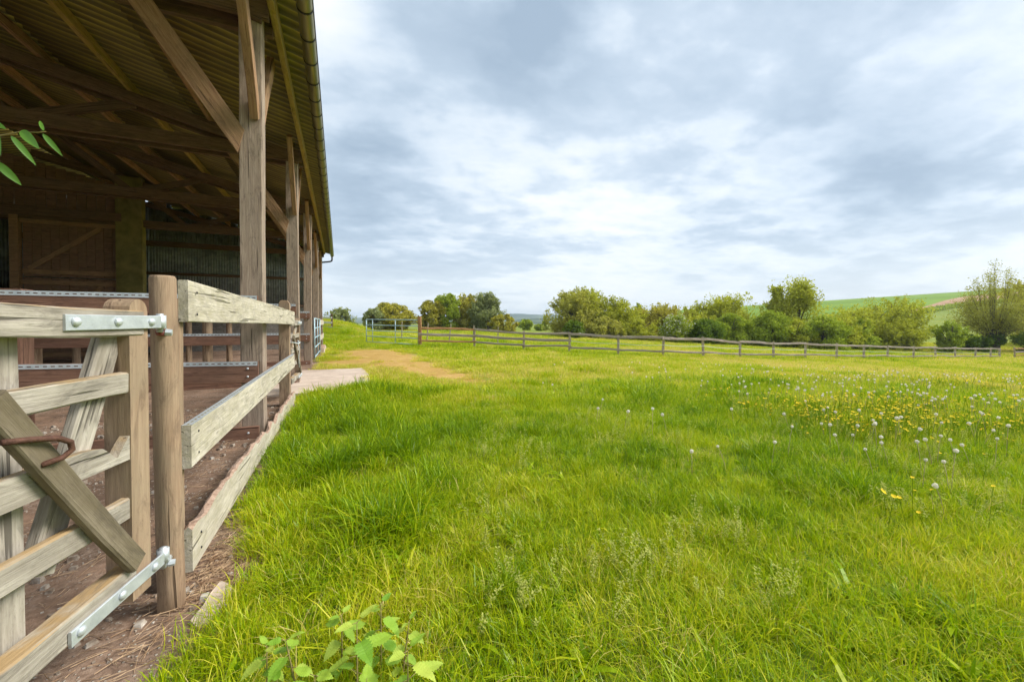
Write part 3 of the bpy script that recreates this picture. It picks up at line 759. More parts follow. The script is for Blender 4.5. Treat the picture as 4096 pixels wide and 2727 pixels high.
tube('knot', [(-.645, 7.55, .955), (-.63, 7.575, .98), (-.64, 7.56, 1.005)], [.01, .02, .01], M_ROPE, cord, 8)

# pens across the barn, one at each frame
def pen_fence(fy, label, zs, xl, posts, tilt=0.0, xr=-.845, bolts=True):
    y = fy - .028
    g = thing('pen_fence', label, 'fence', (-2.5, y, 0), 'timber pen fences across the barn')
    for k, (z0, z1) in enumerate(zs):
        zc = (z0 + z1) / 2; dz = tilt if k == 1 else 0
        r = beam('rail', (xr, y, zc), (xl, y, zc + dz), .05, z1 - z0, W_RED, g, bev=.005, seg=8, jit=.0005)
        if k < 2: perf_strip((xr - .005, y - .0305, z1 - .022), (xl, y - .0305, z1 - .022 + dz), .046, (0, -1, 0), r)
        if bolts:
            for b_ in (.3, .68): link('bolt', BOLT, facing((xr - .10, y - .026, z0 + (z1 - z0) * (b_ if k < 2 else b_)), (0, -1, 0)), r)
    for (px, kind, rr) in posts:
        if kind == 'round': round_post('post', (px, y + .03 + rr, -.2), (px, y + .03 + rr, zs[0][1] - .1), rr, W_GPOST, g, n=12)
        else: beam('post', (px, y + .03 + rr, -.2), (px, y + .03 + rr, zs[0][1] + .02), 2 * rr, 2 * rr, W_RED, g, up=(0, 1, 0))
    return g
pen_fence(FY[1], 'nearest reddish pen fence with slotted steel strips, bolted to the first barn post', [(1.40, 1.605), (.63, .868), (-.07, .135)], -4.6, [(-2.86, 'sq', .09), (-4.4, 'round', .08)], .085)
pen_fence(FY[2], 'middle pen fence at the second barn post with a stout round post', [(1.48, 1.70), (.86, 1.09), (-.05, .17)], -8.5, [(-2.42, 'round', .085), (-4.9, 'round', .085), (-7.2, 'round', .085)])
pen_fence(FY[3], 'farthest pen fence at the third barn post before the block wall', [(1.44, 1.66), (.74, .98), (-.08, .13)], -8.5, [(-2.97, 'round', .075), (-3.93, 'round', .075), (-6.3, 'round', .08)])
# planks nailed along the outside of the last bay
of = thing('end_bay_fence', 'short chewed boards nailed across the last bay at the barn end', 'fence', (-.76, 20.4, 0))
for z, s_ in ((1.32, 5), (.66, 9)):
    M = Matrix.Translation((-.765, 20.5, 0)) @ Matrix.Rotation(R(90), 4, 'Z')
    chewed('board', 4.7, z - .1, z - .1, lambda t, z=z: z + .14, .04, M, W_PALE, of, 40, s_, .05)
beam('post', (-.85, 20.2, -.1), (-.85, 20.2, 1.45), .14, .14, W_GPOST, of, up=(0, 1, 0))
chewed('stub_wall', 3.2, -.1, -.1, lambda t: .30, .16, Matrix.Translation((-.69, 20.2, 0)) @ Matrix.Rotation(R(90), 4, 'Z'), M_SLABM, of, 30, 12, .2)

# ------------------------------------------------------------------ blue tubular gates
def tube_gate(p0, p1, z0, z1, nr, label, r=.021, mids=(.5,)):
    g = thing('metal_gate', label, 'gate', (p0[0], p0[1], z0))
    A = Vector((p0[0], p0[1], 0)); B = Vector((p1[0], p1[1], 0))
    for k in range(nr):
        z = z0 + (z1 - z0) * k / (nr - 1)
        dz = p1[2] if len(p1) > 2 else 0
        tube('rail', [A + Vector((0, 0, z)), (A + B) / 2 + Vector((0, 0, z + dz / 2)), B + Vector((0, 0, z + dz))], r, M_BLUE, g, 10)
    for t in (0.0,) + tuple(mids) + (1.0,):
        q = A.lerp(B, t); rr = r * 1.12 if t in (0.0, 1.0) else r * .8; dz = (p1[2] if len(p1) > 2 else 0) * t
        tube('upright', [q + Vector((0, 0, z0 + dz - .04)), q + Vector((0, 0, z1 + dz + .02))], rr, M_BLUE, g, 10)
    return g
tube_gate((-.745, 14.42), (-.73, 17.9), .19, 1.45, 5, 'blue tubular gate standing against the barn posts', .022, (.5,))
pa = W(-5.15, 22.0); pb = W(-8.85, 24.3)
tube_gate(pa, (pb[0], pb[1], .06), .12, 1.47, 5, 'blue tubular field gate across the paddock entrance', .026, (.42, .87))

# ------------------------------------------------------------------ the post-and-rail fence across the field
ff = None
LINE = [(-5.05, 22.0), (-2.15, 22.9), (.65, 22.5), (3.18, 22.1), (5.75, 21.6), (8.0, 21.2), (10.8, 22.5), (13.6, 23.85), (16.5, 25.2), (19.5, 26.6), (22.8, 28.1), (26.2, 29.75), (29.4, 31.3), (33.2, 33.05), (36.8, 34.7), (40.5, 36.5), (44.4, 38.3), (47.9, 40.0), (49.9, 40.9)]
def field_fence(pts, label, first_big=True, tape_from=3, last_big=True, hgt=1.15):
    X0, Y0 = W(*pts[0]); g = thing('field_fence', label, 'fence', (X0, Y0, gz(X0, Y0)))
    P3 = []; q = random.Random(21)
    for k, (a, d) in enumerate(pts):
        X, Y = W(a, d); z = gz(X, Y); P3.append(Vector((X, Y, z)))
        lean = Vector((q.uniform(-.05, .05), q.uniform(-.04, .04), 0)); big = (k == 0 and first_big)
        h = 1.68 if big else hgt + q.uniform(-.03, .05)
        m = W_NEW if big else W_FPOST
        r = .085 if big else .062 if (k == len(pts) - 1 and last_big) else .055
        beam('post', (X, Y, z - .3), (X + lean.x, Y + lean.y, z + h), 2 * r, 2 * r, m, g, up=(CA, -SA, 0), bev=.012, jit=.004, seg=4)
        if k == 4 or k == 11: pass
    for k in range(len(pts) - 1):
        A, B = P3[k], P3[k + 1]; dirn = (B - A).normalized(); off = Vector((-SA, -CA, 0)) * .075
        hs = [(1.05, .115), (.70, .14), (.36, .10)] if k < tape_from else [(1.04, .13), (.33, .10)]
        for j, (zz, hh) in enumerate(hs):
            if k >= 9 and j == 1 and k % 4 == 3: pass
            if k == 5 and j == 1 and False: continue
            jz = q.uniform(-.03, .03)
            m = W_NEW if (k == 0 and j != 1) else W_FENCE
            c = (A + B) / 2 + off + Vector((0, 0, zz + jz + q.uniform(-.02, .02)))
            p0 = A - dirn * .08 + off + Vector((0, 0, zz + jz)); p1 = B + dirn * .08 + off * 1.0 + Vector((0, 0, zz - jz))
            beam('rail', p0, p1, .045 + .004 * (k % 2), hh, m, g, bev=.014, seg=9, jit=.011)
        if k >= tape_from:
            s = Vector((0, 0, .68 - .0)); mid = (A + B) / 2 + off * .9 + Vector((0, 0, .655))
            V, F = [], []
            for i in range(9):
                t = i / 8; p = (A + off * .9 + s).lerp(B + off * .9 + s, t) - Vector((0, 0, .05 * 4 * t * (1 - t)))
                V += [p - Vector((0, 0, .011)) - A, p + Vector((0, 0, .011)) - A, p + Vector((0, 0, .011)) + off * .04 - A, p - Vector((0, 0, .011)) + off * .04 - A]
                if i:
                    for c in range(4): F.append(((i - 1) * 4 + c, (i - 1) * 4 + (c + 1) % 4, i * 4 + (c + 1) % 4, i * 4 + c))
            link('electric_tape', mesh_of('electric_tape', V, F, M_ROPE), Matrix.Translation(A), g)
    return g
field_fence(LINE, 'long weathered post-and-rail fence with white tape running across the meadow')
field_fence([(52.6, 41.8), (56.0, 43.4), (59.6, 45.0), (63.4, 46.7)], 'last stretch of post-and-rail fence at the right edge beyond the gap', False, 9, False, 1.2)
lp = thing('wire_fence', 'row of thin leaning posts behind the blue field gate', 'fence', (*W(-7, 28), gz(*W(-7, 28))))
prev = None
for a, d, ln in ((-8.0, 29, .02), (-5.9, 27.6, .12), (-4.3, 27.2, .16), (-2.7, 27.4, .10), (-1.0, 27.8, .05)):
    X, Y = W(a, d); z = gz(X, Y); beam('post', (X, Y, z - .2), (X + ln, Y, z + 1.3), .07, .07, W_FPOST, lp, up=(CA, -SA, 0))
    if prev: tube('wire', [prev, Vector((X + ln * .8, Y, z + 1.1))], .004, M_DARKM, lp, 4)
    prev = Vector((X + ln * .8, Y, z + 1.1))
wf = thing('white_rail_fence', 'white-railed fence with a dark post on the grassy mound behind the barn', 'fence', (*W(-11.8, 26.2), gz(*W(-11.8, 26.2))))
X, Y = W(-11.8, 26.2); z = gz(X, Y); X2, Y2 = W(-14.6, 26.9); z2 = gz(X2, Y2)
beam('post', (X, Y, z - .2), (X, Y, z + 1.0), .11, .11, W_BEAM, wf, up=(0, 1, 0)); beam('post', (X2, Y2, z2 - .2), (X2, Y2, z2 + 1.0), .11, .11, W_BEAM, wf, up=(0, 1, 0))
for h in (.12, .42, .74): beam('rail', (X, Y - .07, z + h), (X2, Y2 - .07, z + h + .03), .03, .13, M_WHITEW, wf)
# ------------------------------------------------------------------ trees and hedge
TR = random.Random(99)
def leaf_mesh(name, cen, tone, size, mat, rs, squash=1.0, droop=0.0):
    """many small leaf faces: centres (n,3), tone per leaf"""
    n = len(cen)
    d1 = rs.normal(size=(n, 3)); d1[:, 2] = d1[:, 2] * squash + droop; d1 /= np.linalg.norm(d1, axis=1)[:, None]
    d2 = rs.normal(size=(n, 3)); d2 -= (d2 * d1).sum(1)[:, None] * d1; d2 /= np.linalg.norm(d2, axis=1)[:, None]
    s = size * rs.uniform(.6, 1.35, n)[:, None]
    p0 = cen - d1 * s; p1 = cen + d2 * s * .55 - d1 * s * .1; p2 = cen + d1 * s; p3 = cen - d2 * s * .55 - d1 * s * .1
    V = np.stack([p0, p1, p2, p3], 1).reshape(-1, 3); F = np.arange(4 * n).reshape(-1, 4)
    me = bpy.data.meshes.new(name); me.vertices.add(4 * n); me.vertices.foreach_set('co', V.astype(np.float32).ravel())
    me.loops.add(4 * n); me.loops.foreach_set('vertex_index', F.astype(np.int32).ravel())
    me.polygons.add(n); me.polygons.foreach_set('loop_start', np.arange(0, 4 * n, 4, dtype=np.int32)); me.polygons.foreach_set('loop_total', np.full(n, 4, np.int32))
    at = me.attributes.new('tone', 'FLOAT', 'POINT'); at.data.foreach_set('value', np.repeat(tone, 4).astype(np.float32))
    me.update(); me.validate(); me.materials.append(mat); return me
LEAF = {
 'willow': leafmat('willow_leaves', (.29, .285, .04), (.60, .57, .13)),
 'olive': leafmat('olive_leaves', (.29, .265, .03), (.58, .52, .09)),
 'green': leafmat('green_leaves', (.21, .28, .02), (.48, .55, .07)),
 'lime': leafmat('lime_leaves', (.31, .33, .02), (.62, .62, .09)),
 'dark': leafmat('dark_leaves', (.085, .135, .014), (.23, .32, .04)),
 'grey': leafmat('grey_green_leaves', (.20, .23, .08), (.42, .45, .20)),
 'blossom': leafmat('blossom', (.66, .64, .56), (.88, .87, .82), tmul=(1, 1, .9)),
}
W_BARK = wood('bark', (.065, .052, .034), (.17, .14, .095), None, 0)
def tree(a, d, ztop, w, leaf, label, shape='round', n=5200, size=.16, bare=0.12, name='tree', cat='tree', seed=0, group=None, lean=0.0, blossom=0, gaps=0.5, ncl=64):
    n = int(n * 2.9); size = size * .95
    if group and group.startswith('trees and bushes'): w = w * 1.14
    rs = np.random.default_rng(1000 + seed); X, Y = W(a, d); z0 = gz(X, Y); H = ztop - z0
    t = thing(name, label, cat, (X, Y, z0), group)
    lateral = np.array([CA, -SA]); away = np.array([SA, CA])
    # cluster centres inside an uneven envelope
    cl = []
    for k in range(ncl):
        for _ in range(30):
            h = rs.uniform(bare, 1.0)
            if shape == 'round': r = math.sqrt(max(0, 1 - ((h - .52) / .50) ** 2))
            elif shape == 'cone': r = min(1.0, 1.25 * (1.02 - h)) * min(1, (h - bare + .12) * 5)
            elif shape == 'fan': r = .30 + .75 * ((h - bare) / (1 - bare)) ** .7 if h < .72 else math.sqrt(max(0, 1 - ((h - .70) / .32) ** 2))
            elif shape == 'plume': r = math.sqrt(max(0, 1 - ((h - .40) / .62) ** 2)) * (1.0 if h < .5 else .9)
            else: r = min(1.0, 3.2 * (1.03 - h)) * (1 if h > .08 else .8)                     # 'hedge': square shouldered
            th = rs.uniform(0, 2 * math.pi); q = math.sqrt(rs.uniform(.12, 1)) * r
            v = vnoise(np.array([math.cos(th) * 2.2 + seed]), np.array([h * 3.3 + th]), 1.0, seed % 9)[0]
            if v > .12 + gaps * .25: break
        x = math.cos(th) * q * w * .44 + lean * h * w; y = math.sin(th) * q * w * .40
        cl.append((x, y, h * H, rs.uniform(.55, 1.25)))
    cl = np.array(cl)
    pos = []; tone = []
    per = int(n / ncl)
    for (x, y, z, s) in cl:
        m = int(per * s); rc = min(s * w * .165, s * H * .20); z = z * (1 - (1.5 if shape in ('plume', 'fan') else .8) * rc / H)
        g = rs.normal(size=(m, 3)); g /= np.maximum(1e-6, np.linalg.norm(g, axis=1))[:, None]
        g *= (rs.uniform(0, 1, m) ** .45)[:, None] * rc
        g[:, 2] *= .8
        if shape in ('plume', 'fan'):                      # shoots reaching up and out
            ns = max(3, m // 55)
            dirs = np.stack([rs.normal(0, .45, ns) + x / w * 1.2, rs.normal(0, .45, ns) + y / w * 1.2, rs.uniform(.5, 1.3, ns)], 1)
            idx = rs.integers(0, ns, m); tt = rs.uniform(0, 1, m) ** .8
            g = g * .42 + dirs[idx] * (tt * rc * 1.9)[:, None] - np.array([0, 0, rc * .6])
        elif shape == 'cone':
            ns = max(2, m // 60); dirs = np.stack([rs.normal(0, .3, ns) + x / w, rs.normal(0, .3, ns) + y / w, rs.uniform(.4, 1.2, ns)], 1)
            idx = rs.integers(0, ns, m); tt = rs.uniform(0, 1, m); g = g * .6 + dirs[idx] * (tt * rc * 1.3)[:, None]
        p = g + np.array([x, y, z]); pos.append(p); tone.append(np.clip(rs.normal(.54 + .38 * (rs.random() - .5), .24, m), 0, 1))
    pos = np.vstack(pos); tone = np.concatenate(tone)
    ok = (pos[:, 2] > .02 * H); pos = pos[ok]; tone = tone[ok]
    P = np.empty_like(pos); P[:, 0] = pos[:, 0] * lateral[0] + pos[:, 1] * away[0]; P[:, 1] = pos[:, 0] * lateral[1] + pos[:, 1] * away[1]; P[:, 2] = pos[:, 2]
    # trunk and limbs
    V = []; F = []
    def add(pts, rad, nn=6):
        v, f = tube_data(pts, rad, nn); o = len(V); V.extend(v); F.extend([tuple(o + i for i in q) for q in f])
    stems = 1 if shape not in ('fan', 'hedge') else 4
    tr = .022 * H + .03
    top = cl[np.argsort(-cl[:, 2])[:3]].mean(0)
    if shape == 'pollard_trunk': pass
    for s_ in range(stems):
        off = np.array([rs.normal(0, .05 * w), rs.normal(0, .05 * w)]) if stems > 1 else np.zeros(2)
        tx, ty = (top[0] * .6, top[1] * .6) if stems == 1 else (rs.normal(0, .2 * w), rs.normal(0, .2 * w))
        pts = [(off[0] + (tx - off[0]) * q ** 1.5, off[1] + (ty - off[1]) * q ** 1.5, H * .86 * q - .15 * (q == 0)) for q in (0, .15, .35, .6, .8, 1)]
        add(pts, [tr, tr * .85, tr * .7, tr * .45, tr * .28, tr * .12])
    for k in range(min(22, ncl)):
        x, y, z, s_ = cl[k]; h0 = max(.06 * H, z * rs.uniform(.25, .55)); b0 = (top[0] * .6 * (h0 / H) ** 1.5, top[1] * .6 * (h0 / H) ** 1.5, h0)
        mid = ((b0[0] + x) / 2 * 1.05, (b0[1] + y) / 2 * 1.05, h0 + (z - h0) * .55)
        add([b0, mid, (x, y, z)], [tr * .38, tr * .22, tr * .06], 4)
    VV = [(v[0] * lateral[0] + v[1] * away[0], v[0] * lateral[1] + v[1] * away[1], v[2]) for v in V]
    M0 = Matrix.Translation((X, Y, z0))
    link('trunk', mesh_of('trunk', VV, F, W_BARK, True), M0, t)
    link('crown', leaf_mesh('crown', P, tone, size, LEAF[leaf], rs), M0, t)
    if blossom:
        sel = rs.choice(len(P), blossom, replace=False); c = P[sel]; c = c[(c[:, 2] > .25 * H)]
        c = c * np.array([1.06, 1.06, 1.03]); link('blossom', leaf_mesh('blossom', c, rs.uniform(0, 1, len(c)), size * .8, LEAF['blossom'], rs), M0, t)
    return t
HG = 'trees and bushes of the hedge behind the fence'
tree(-19.6, 46, 3.2, 2.6, 'grey', 'small sparse shrub on the mound right of the white railing', 'plume', 1500, .13, .05, 'shrub', 'shrub', 1)
tree(-18.6, 54, 3.6, 3.0, 'grey', 'low grey-green bush left of the broad rounded bush', 'round', 2400, .15, .02, 'bush', 'bush', 2)
tree(-17.4, 57, 4.3, 7.4, 'olive', 'broad rounded olive bush directly behind the blue field gate', 'round', 6500, .16, .0, 'bush', 'bush', 3)
GL = 'clump of trees right of the blue gate'
tree(-12.0, 60, 4.9, 4.4, 'olive', 'leftmost olive-brown tree of the clump behind the gate post', 'round', 4200, .16, .05, 'tree', 'tree', 4, GL)
tree(-9.9, 61, 6.0, 4.3, 'green', 'darker green tree in the clump behind the gate post', 'round', 5200, .15, .08, 'tree', 'tree', 5, GL)
tree(-6.9, 64, 5.9, 5.4, 'olive', 'yellow-brown willow in the middle of the clump, right of its dark green tree', 'plume', 5600, .16, .08, 'tree', 'tree', 6, GL)
tree(-3.7, 62, 6.05, 4.6, 'grey', 'rightmost tall grey-green tree of the clump beside the hill gap', 'plume', 5200, .16, .12, 'tree', 'tree', 7, GL)
tree(-1.2, 58, 2.7, 4.8, 'olive', 'low brownish bush at the right foot of the clump', 'round', 3000, .15, .0, 'bush', 'bush', 8)
tree(3.4, 95, 2.3, 3.8, 'green', 'lone round bush out on the plain before the blue hills', 'round', 1800, .2, .0, 'bush', 'bush', 9)
tree(6.2, 90, 1.1, 2.6, 'green', 'tiny low bush on the plain next to the lone round bush', 'round', 900, .18, .0, 'bush', 'bush', 10)
tree(8.0, 98, 2.9, 1.9, 'green', 'slender young tree on the plain left of the big willow', 'cone', 1100, .2, .0, 'tree', 'tree', 11)
tree(7.6, 51, 5.5, 5.2, 'willow', 'big grey-green willow at the left end of the hedge', 'plume', 7000, .15, .0, 'tree', 'tree', 12, HG)
tree(10.4, 53, 5.75, 5.2, 'lime', 'tall yellowish willow just right of the leftmost hedge willow', 'plume', 6800, .15, .0, 'tree', 'tree', 13, HG)
tree(13.8, 52, 4.6, 5.4, 'lime', 'bushy yellow-green tree in the hedge, third from its left end', 'plume', 6000, .15, .0, 'tree', 'tree', 14, HG)
tree(17.4, 55, 3.5, 5.2, 'olive', 'low brownish-green bush in the dip of the hedge', 'hedge', 4600, .15, .0, 'bush', 'bush', 15, HG)
tree(18.9, 60, 4.2, 1.8, 'green', 'thin dark tree tip poking above the dip of the hedge', 'cone', 1100, .16, .0, 'tree', 'tree', 16, HG)
tree(21.2, 56, 4.0, 5.2, 'olive', 'pale feathery bush in the hedge behind the white blossom', 'plume', 5000, .15, .0, 'bush', 'bush', 17, HG)
tree(19.2, 47, 2.5, 3.0, 'green', 'hawthorn covered in white blossom in front of the hedge', 'round', 3000, .12, .0, 'hawthorn', 'bush', 18, HG, blossom=1500)
tree(7.2, 46.5, 1.7, 2.4, 'dark', 'small dark green bush at the foot of the leftmost hedge willow', 'round', 2200, .13, .0, 'bush', 'bush', 19, HG, blossom=60)
tree(22.7, 47, 1.9, 3.4, 'dark', 'dark green rounded bush right of the white blossom', 'round', 3600, .13, .0, 'bush', 'bush', 20, HG)
tree(26.2, 56, 4.4, 5.0, 'lime', 'yellow-green tree on the left shoulder of the wide hedge mass', 'plume', 5200, .15, .0, 'tree', 'tree', 21, HG)
tree(29.8, 55, 5.3, 6.2, 'lime', 'wide domed yellow-green tree in the middle of the hedge', 'plume', 7400, .15, .0, 'tree', 'tree', 22, HG)
tree(26.8, 49, 2.6, 5.0, 'green', 'mid-green bush in front of the wide domed tree', 'hedge', 4800, .14, .0, 'bush', 'bush', 23, HG)
tree(31.2, 48, 2.9, 5.2, 'green', 'mid-green bush left of the tall spired tree', 'hedge', 5000, .14, .0, 'bush', 'bush', 24, HG)
tree(36.6, 51, 6.4, 8.2, 'lime', 'tall tree with ragged spires standing above the right of the hedge', 'cone', 7000, .15, .0, 'tree', 'tree', 25, HG)
tree(34.4, 52, 5.9, 4.2, 'lime', 'narrow left spire beside the tall ragged tree', 'cone', 3200, .15, .0, 'tree', 'tree', 26, HG)
tree(36.2, 46.5, 2.3, 5.2, 'green', 'green bush at the foot of the tall ragged tree', 'hedge', 4600, .14, .0, 'bush', 'bush', 27, HG)
tree(40.2, 48.5, 1.8, 3.6, 'lime', 'thin low shrub right of the tall ragged tree', 'plume', 2200, .14, .0, 'shrub', 'shrub', 28, HG)
tree(45.2, 52, 3.6, 5.2, 'lime', 'open-branched shrub between the ragged tree and the fan-shaped one', 'fan', 4600, .14, .0, 'shrub', 'shrub', 29, HG)
tree(50.4, 53, 4.7, 6.8, 'lime', 'fan-shaped many-stemmed willow bush below the ploughed field', 'fan', 6200, .14, .0, 'willow', 'tree', 30, HG)
tree(52.4, 48, 1.5, 2.6, 'green', 'small rounded shrub with pale stems left of the pollard willow', 'fan', 2400, .13, .0, 'shrub', 'shrub', 31, HG)
tree(49.6, 63, 1.6, 3.2, 'lime', 'wispy pale shrub on the pasture behind the rounded shrub', 'fan', 1300, .15, .0, 'shrub', 'shrub', 32, HG)
tree(58.2, 50.5, -.1, 3.6, 'dark', 'low dark bramble thicket left of the pollard trunk', 'hedge', 3600, .14, .0, 'bush', 'bush', 33, HG)
tree(66.4, 50, 1.0, 4.6, 'dark', 'low dark bramble thicket right of the pollard trunk', 'hedge', 3600, .14, .0, 'bush', 'bush', 34, HG)
tree(79.2, 60, 8.2, 7.0, 'olive', 'tree cut off by the right edge behind the pollard willow', 'plume', 6000, .18, .05, 'tree', 'tree', 35, HG)
for k_, (a_, d_, zt_, w_, lf_, lb_) in enumerate([
    (15.6, 49.5, 1.9, 4.2, 'lime', 'low yellow-green bush filling the hedge left of the white blossom'),
    (24.6, 51, 2.7, 4.0, 'lime', 'yellow-green bush filling the hedge behind the dark rounded one'),
    (33.6, 47.5, 1.9, 4.2, 'lime', 'low bright bush between two mid-green ones near the ragged tree'),
    (42.6, 50, 2.0, 4.6, 'green', 'low leafy bush right of the tall ragged tree and its shrub'),
    (11.2, 48.5, 2.2, 4.6, 'willow', 'pale bush in front of the second hedge willow'),
    (47.8, 49.5, 1.3, 4.4, 'lime', 'low pale bush at the foot of the fan-shaped willow')]):
    tree(a_, d_, zt_, w_, lf_, lb_, 'plume' if k_ % 2 else 'hedge', 3600, .14, .0, 'bush', 'bush', 60 + k_, HG)
# the pollard willow: thick dark trunk, long upright shoots, thin foliage
def pollard():
    rs = np.random.default_rng(77); X, Y = W(62.6, 52); z0 = gz(X, Y); H = 8.75 - z0
    t = thing('pollard_willow', 'large old pollard willow with thin upright shoots near the right edge', 'tree', (X, Y, z0))
    V = []; F = []
    def add(pts, rad, nn=8):
        v, f = tube_data(pts, rad, nn); o = len(V); V.extend(v); F.extend([tuple(o + i for i in q) for q in f])
    add([(0, 0, -.2), (.1, 0, .5), (.0, 0, 1.1), (.15, 0, 1.75)], [.62, .55, .62, .55])
    add([(-.3, 0, 1.0), (-.8, .1, 1.9), (-1.1, .1, 2.5)], [.5, .4, .25]); add([(.3, 0, 1.2), (.8, 0, 1.9), (1.1, 0, 2.5)], [.5, .4, .25])
    pos = []; tone = []
    for k in range(58):
        th = rs.uniform(0, 2 * math.pi); sp = rs.uniform(.1, 1.0)
        L_ = rs.uniform(.5, 1.0) * (H - 2.0) * (1.12 - .42 * sp)
        dx, dy = math.cos(th) * sp * 3.7, math.sin(th) * sp * 3.4
        b0 = (math.cos(th) * .8, math.sin(th) * .6, 1.9 + rs.uniform(-.3, .4))
        pts = [tuple(np.array(b0) + np.array([dx * q ** .9 * .95, dy * q ** .9 * .95, L_ * (q - .18 * sp * q * q)])) for q in (0, .25, .5, .75, 1)]
        add(pts, [.075, .055, .04, .024, .008], 4)
        P_ = np.array(pts); m = 300
        tt = rs.uniform(.16, 1.03, m); c = np.stack([np.interp(tt, [0, .25, .5, .75, 1], P_[:, i]) for i in range(3)], 1)
        c += rs.normal(0, 1, (m, 3)) * (.13 + .22 * tt)[:, None] * np.array([1, 1, .8]); pos.append(c); tone.append(np.clip(rs.normal(.45 + .2 * (rs.random() - .5), .2, m), 0, 1))
    for k in range(40):                                        # lower side shoots, leafy and loose
        th = rs.uniform(0, 2 * math.pi); b0 = np.array([math.cos(th) * .7, math.sin(th) * .5, 1.7 + rs.uniform(-.2, .5)])
        e_ = b0 + np.array([math.cos(th) * rs.uniform(2.4, 4.6), math.sin(th) * rs.uniform(2, 3.8), rs.uniform(.6, 3.4)])
        pts = [tuple(b0 + (e_ - b0) * q + np.array([0, 0, .9 * math.sin(q * 2.6)])) for q in (0, .33, .66, 1)]
        add(pts, [.05, .035, .022, .007], 4); P_ = np.array(pts); m = 260
        tt = rs.uniform(.12, 1.04, m); c = np.stack([np.interp(tt, [0, .33, .66, 1], P_[:, i]) for i in range(3)], 1)
        c += rs.normal(0, 1, (m, 3)) * (.16 + .22 * tt)[:, None]; pos.append(c); tone.append(np.clip(rs.normal(.55 + .2 * (rs.random() - .5), .22, m), 0, 1))
    ivy = rs.normal(size=(1500, 3)); ivy /= np.linalg.norm(ivy, axis=1)[:, None]; ivy = ivy * np.array([1.35, 1.0, 1.0]) * rs.uniform(.75, 1.05, 1500)[:, None] + np.array([.0, 0, 1.6])
    lat = np.array([CA, -SA, 0]); aw = np.array([SA, CA, 0])
    T_ = lambda A: A[:, :1] * lat + A[:, 1:2] * aw + A[:, 2:3] * np.array([0, 0, 1])
    M0 = Matrix.Translation((X, Y, z0))
    link('trunk', mesh_of('trunk', T_(np.array([tuple(v) for v in V])), F, W_BARK, True), M0, t)
    link('crown', leaf_mesh('crown', T_(np.vstack(pos)), np.concatenate(tone), .09, LEAF['willow'], rs), M0, t)
    link('ivy', leaf_mesh('ivy', T_(ivy), rs.uniform(0, .6, 1500), .14, LEAF['dark'], rs), M0, t)
pollard()
# hedge on the hillside under the ploughed field
def hill_hedge():
    rs = np.random.default_rng(5); pos = []
    for u in np.linspace(1.03, 1.30, 340):
        d = find_d(u, float(np.interp(u, [.985, 1.026, 1.13, 1.30, 1.95], [.0226, .0255, .0435, .058, .07]))) - 1.5
        m = 30; X, Y = W(u * d, d); c = rs.normal(size=(m, 3)) * np.array([.9, .9, .55]) + np.array([X, Y, gz(X, Y) + .9]); pos.append(c)
    pos = np.vstack(pos); o = pos.mean(0)
    return tag(link('hillside_hedge', leaf_mesh('hillside_hedge', pos - o, rs.uniform(0, 1, len(pos)), .38, LEAF['green'], rs), Matrix.Translation(o)), 'dark hedge line on the hillside below the ploughed field', 'hedge', None, 'stuff')
hill_hedge()
# ------------------------------------------------------------------ scattering of uncountable small plants
def scatter(name, P, rot, scl, idx, tint, clumps, label, cat):
    me = bpy.data.meshes.new(name); me.from_pydata(P.tolist(), [], [])
    for nm, ty, arr in (('scl', 'FLOAT', scl), ('tint', 'FLOAT', tint)):
        at = me.attributes.new(nm, ty, 'POINT'); at.data.foreach_set('value', np.asarray(arr, np.float32))
    at = me.attributes.new('idx', 'INT', 'POINT'); at.data.foreach_set('value', np.asarray(idx, np.int32))
    at = me.attributes.new('rot', 'FLOAT_VECTOR', 'POINT'); at.data.foreach_set('vector', np.asarray(rot, np.float32).ravel())
    col = bpy.data.collections.new(name + '_kinds')
    for k, m in enumerate(clumps):
        o = bpy.data.objects.new('%s_kind_%02d' % (name, k), m); col.objects.link(o)
    ng = bpy.data.node_groups.new(name + '_scatter', 'GeometryNodeTree')
    ng.interface.new_socket('Geometry', in_out='INPUT', socket_type='NodeSocketGeometry'); ng.interface.new_socket('Geometry', in_out='OUTPUT', socket_type='NodeSocketGeometry')
    gi = ng.nodes.new('NodeGroupInput'); go = ng.nodes.new('NodeGroupOutput'); ip = ng.nodes.new('GeometryNodeInstanceOnPoints')
    ci = ng.nodes.new('GeometryNodeCollectionInfo'); ci.inputs['Collection'].default_value = col; ci.inputs['Separate Children'].default_value = True; ci.inputs['Reset Children'].default_value = True
    def attr(nm, ty):
        n = ng.nodes.new('GeometryNodeInputNamedAttribute'); n.data_type = ty; n.inputs['Name'].default_value = nm; return n.outputs['Attribute']
    lk = ng.links.new
    lk(gi.outputs[0], ip.inputs['Points']); lk(ci.outputs[0], ip.inputs['Instance']); ip.inputs['Pick Instance'].default_value = True
    lk(attr('idx', 'INT'), ip.inputs['Instance Index']); lk(attr('rot', 'FLOAT_VECTOR'), ip.inputs['Rotation']); lk(attr('scl', 'FLOAT'), ip.inputs['Scale'])
    lk(ip.outputs[0], go.inputs[0])
    o = link(name, me); md = o.modifiers.new('scatter', 'NODES'); md.node_group = ng
    return tag(o, label, cat, None, 'stuff')

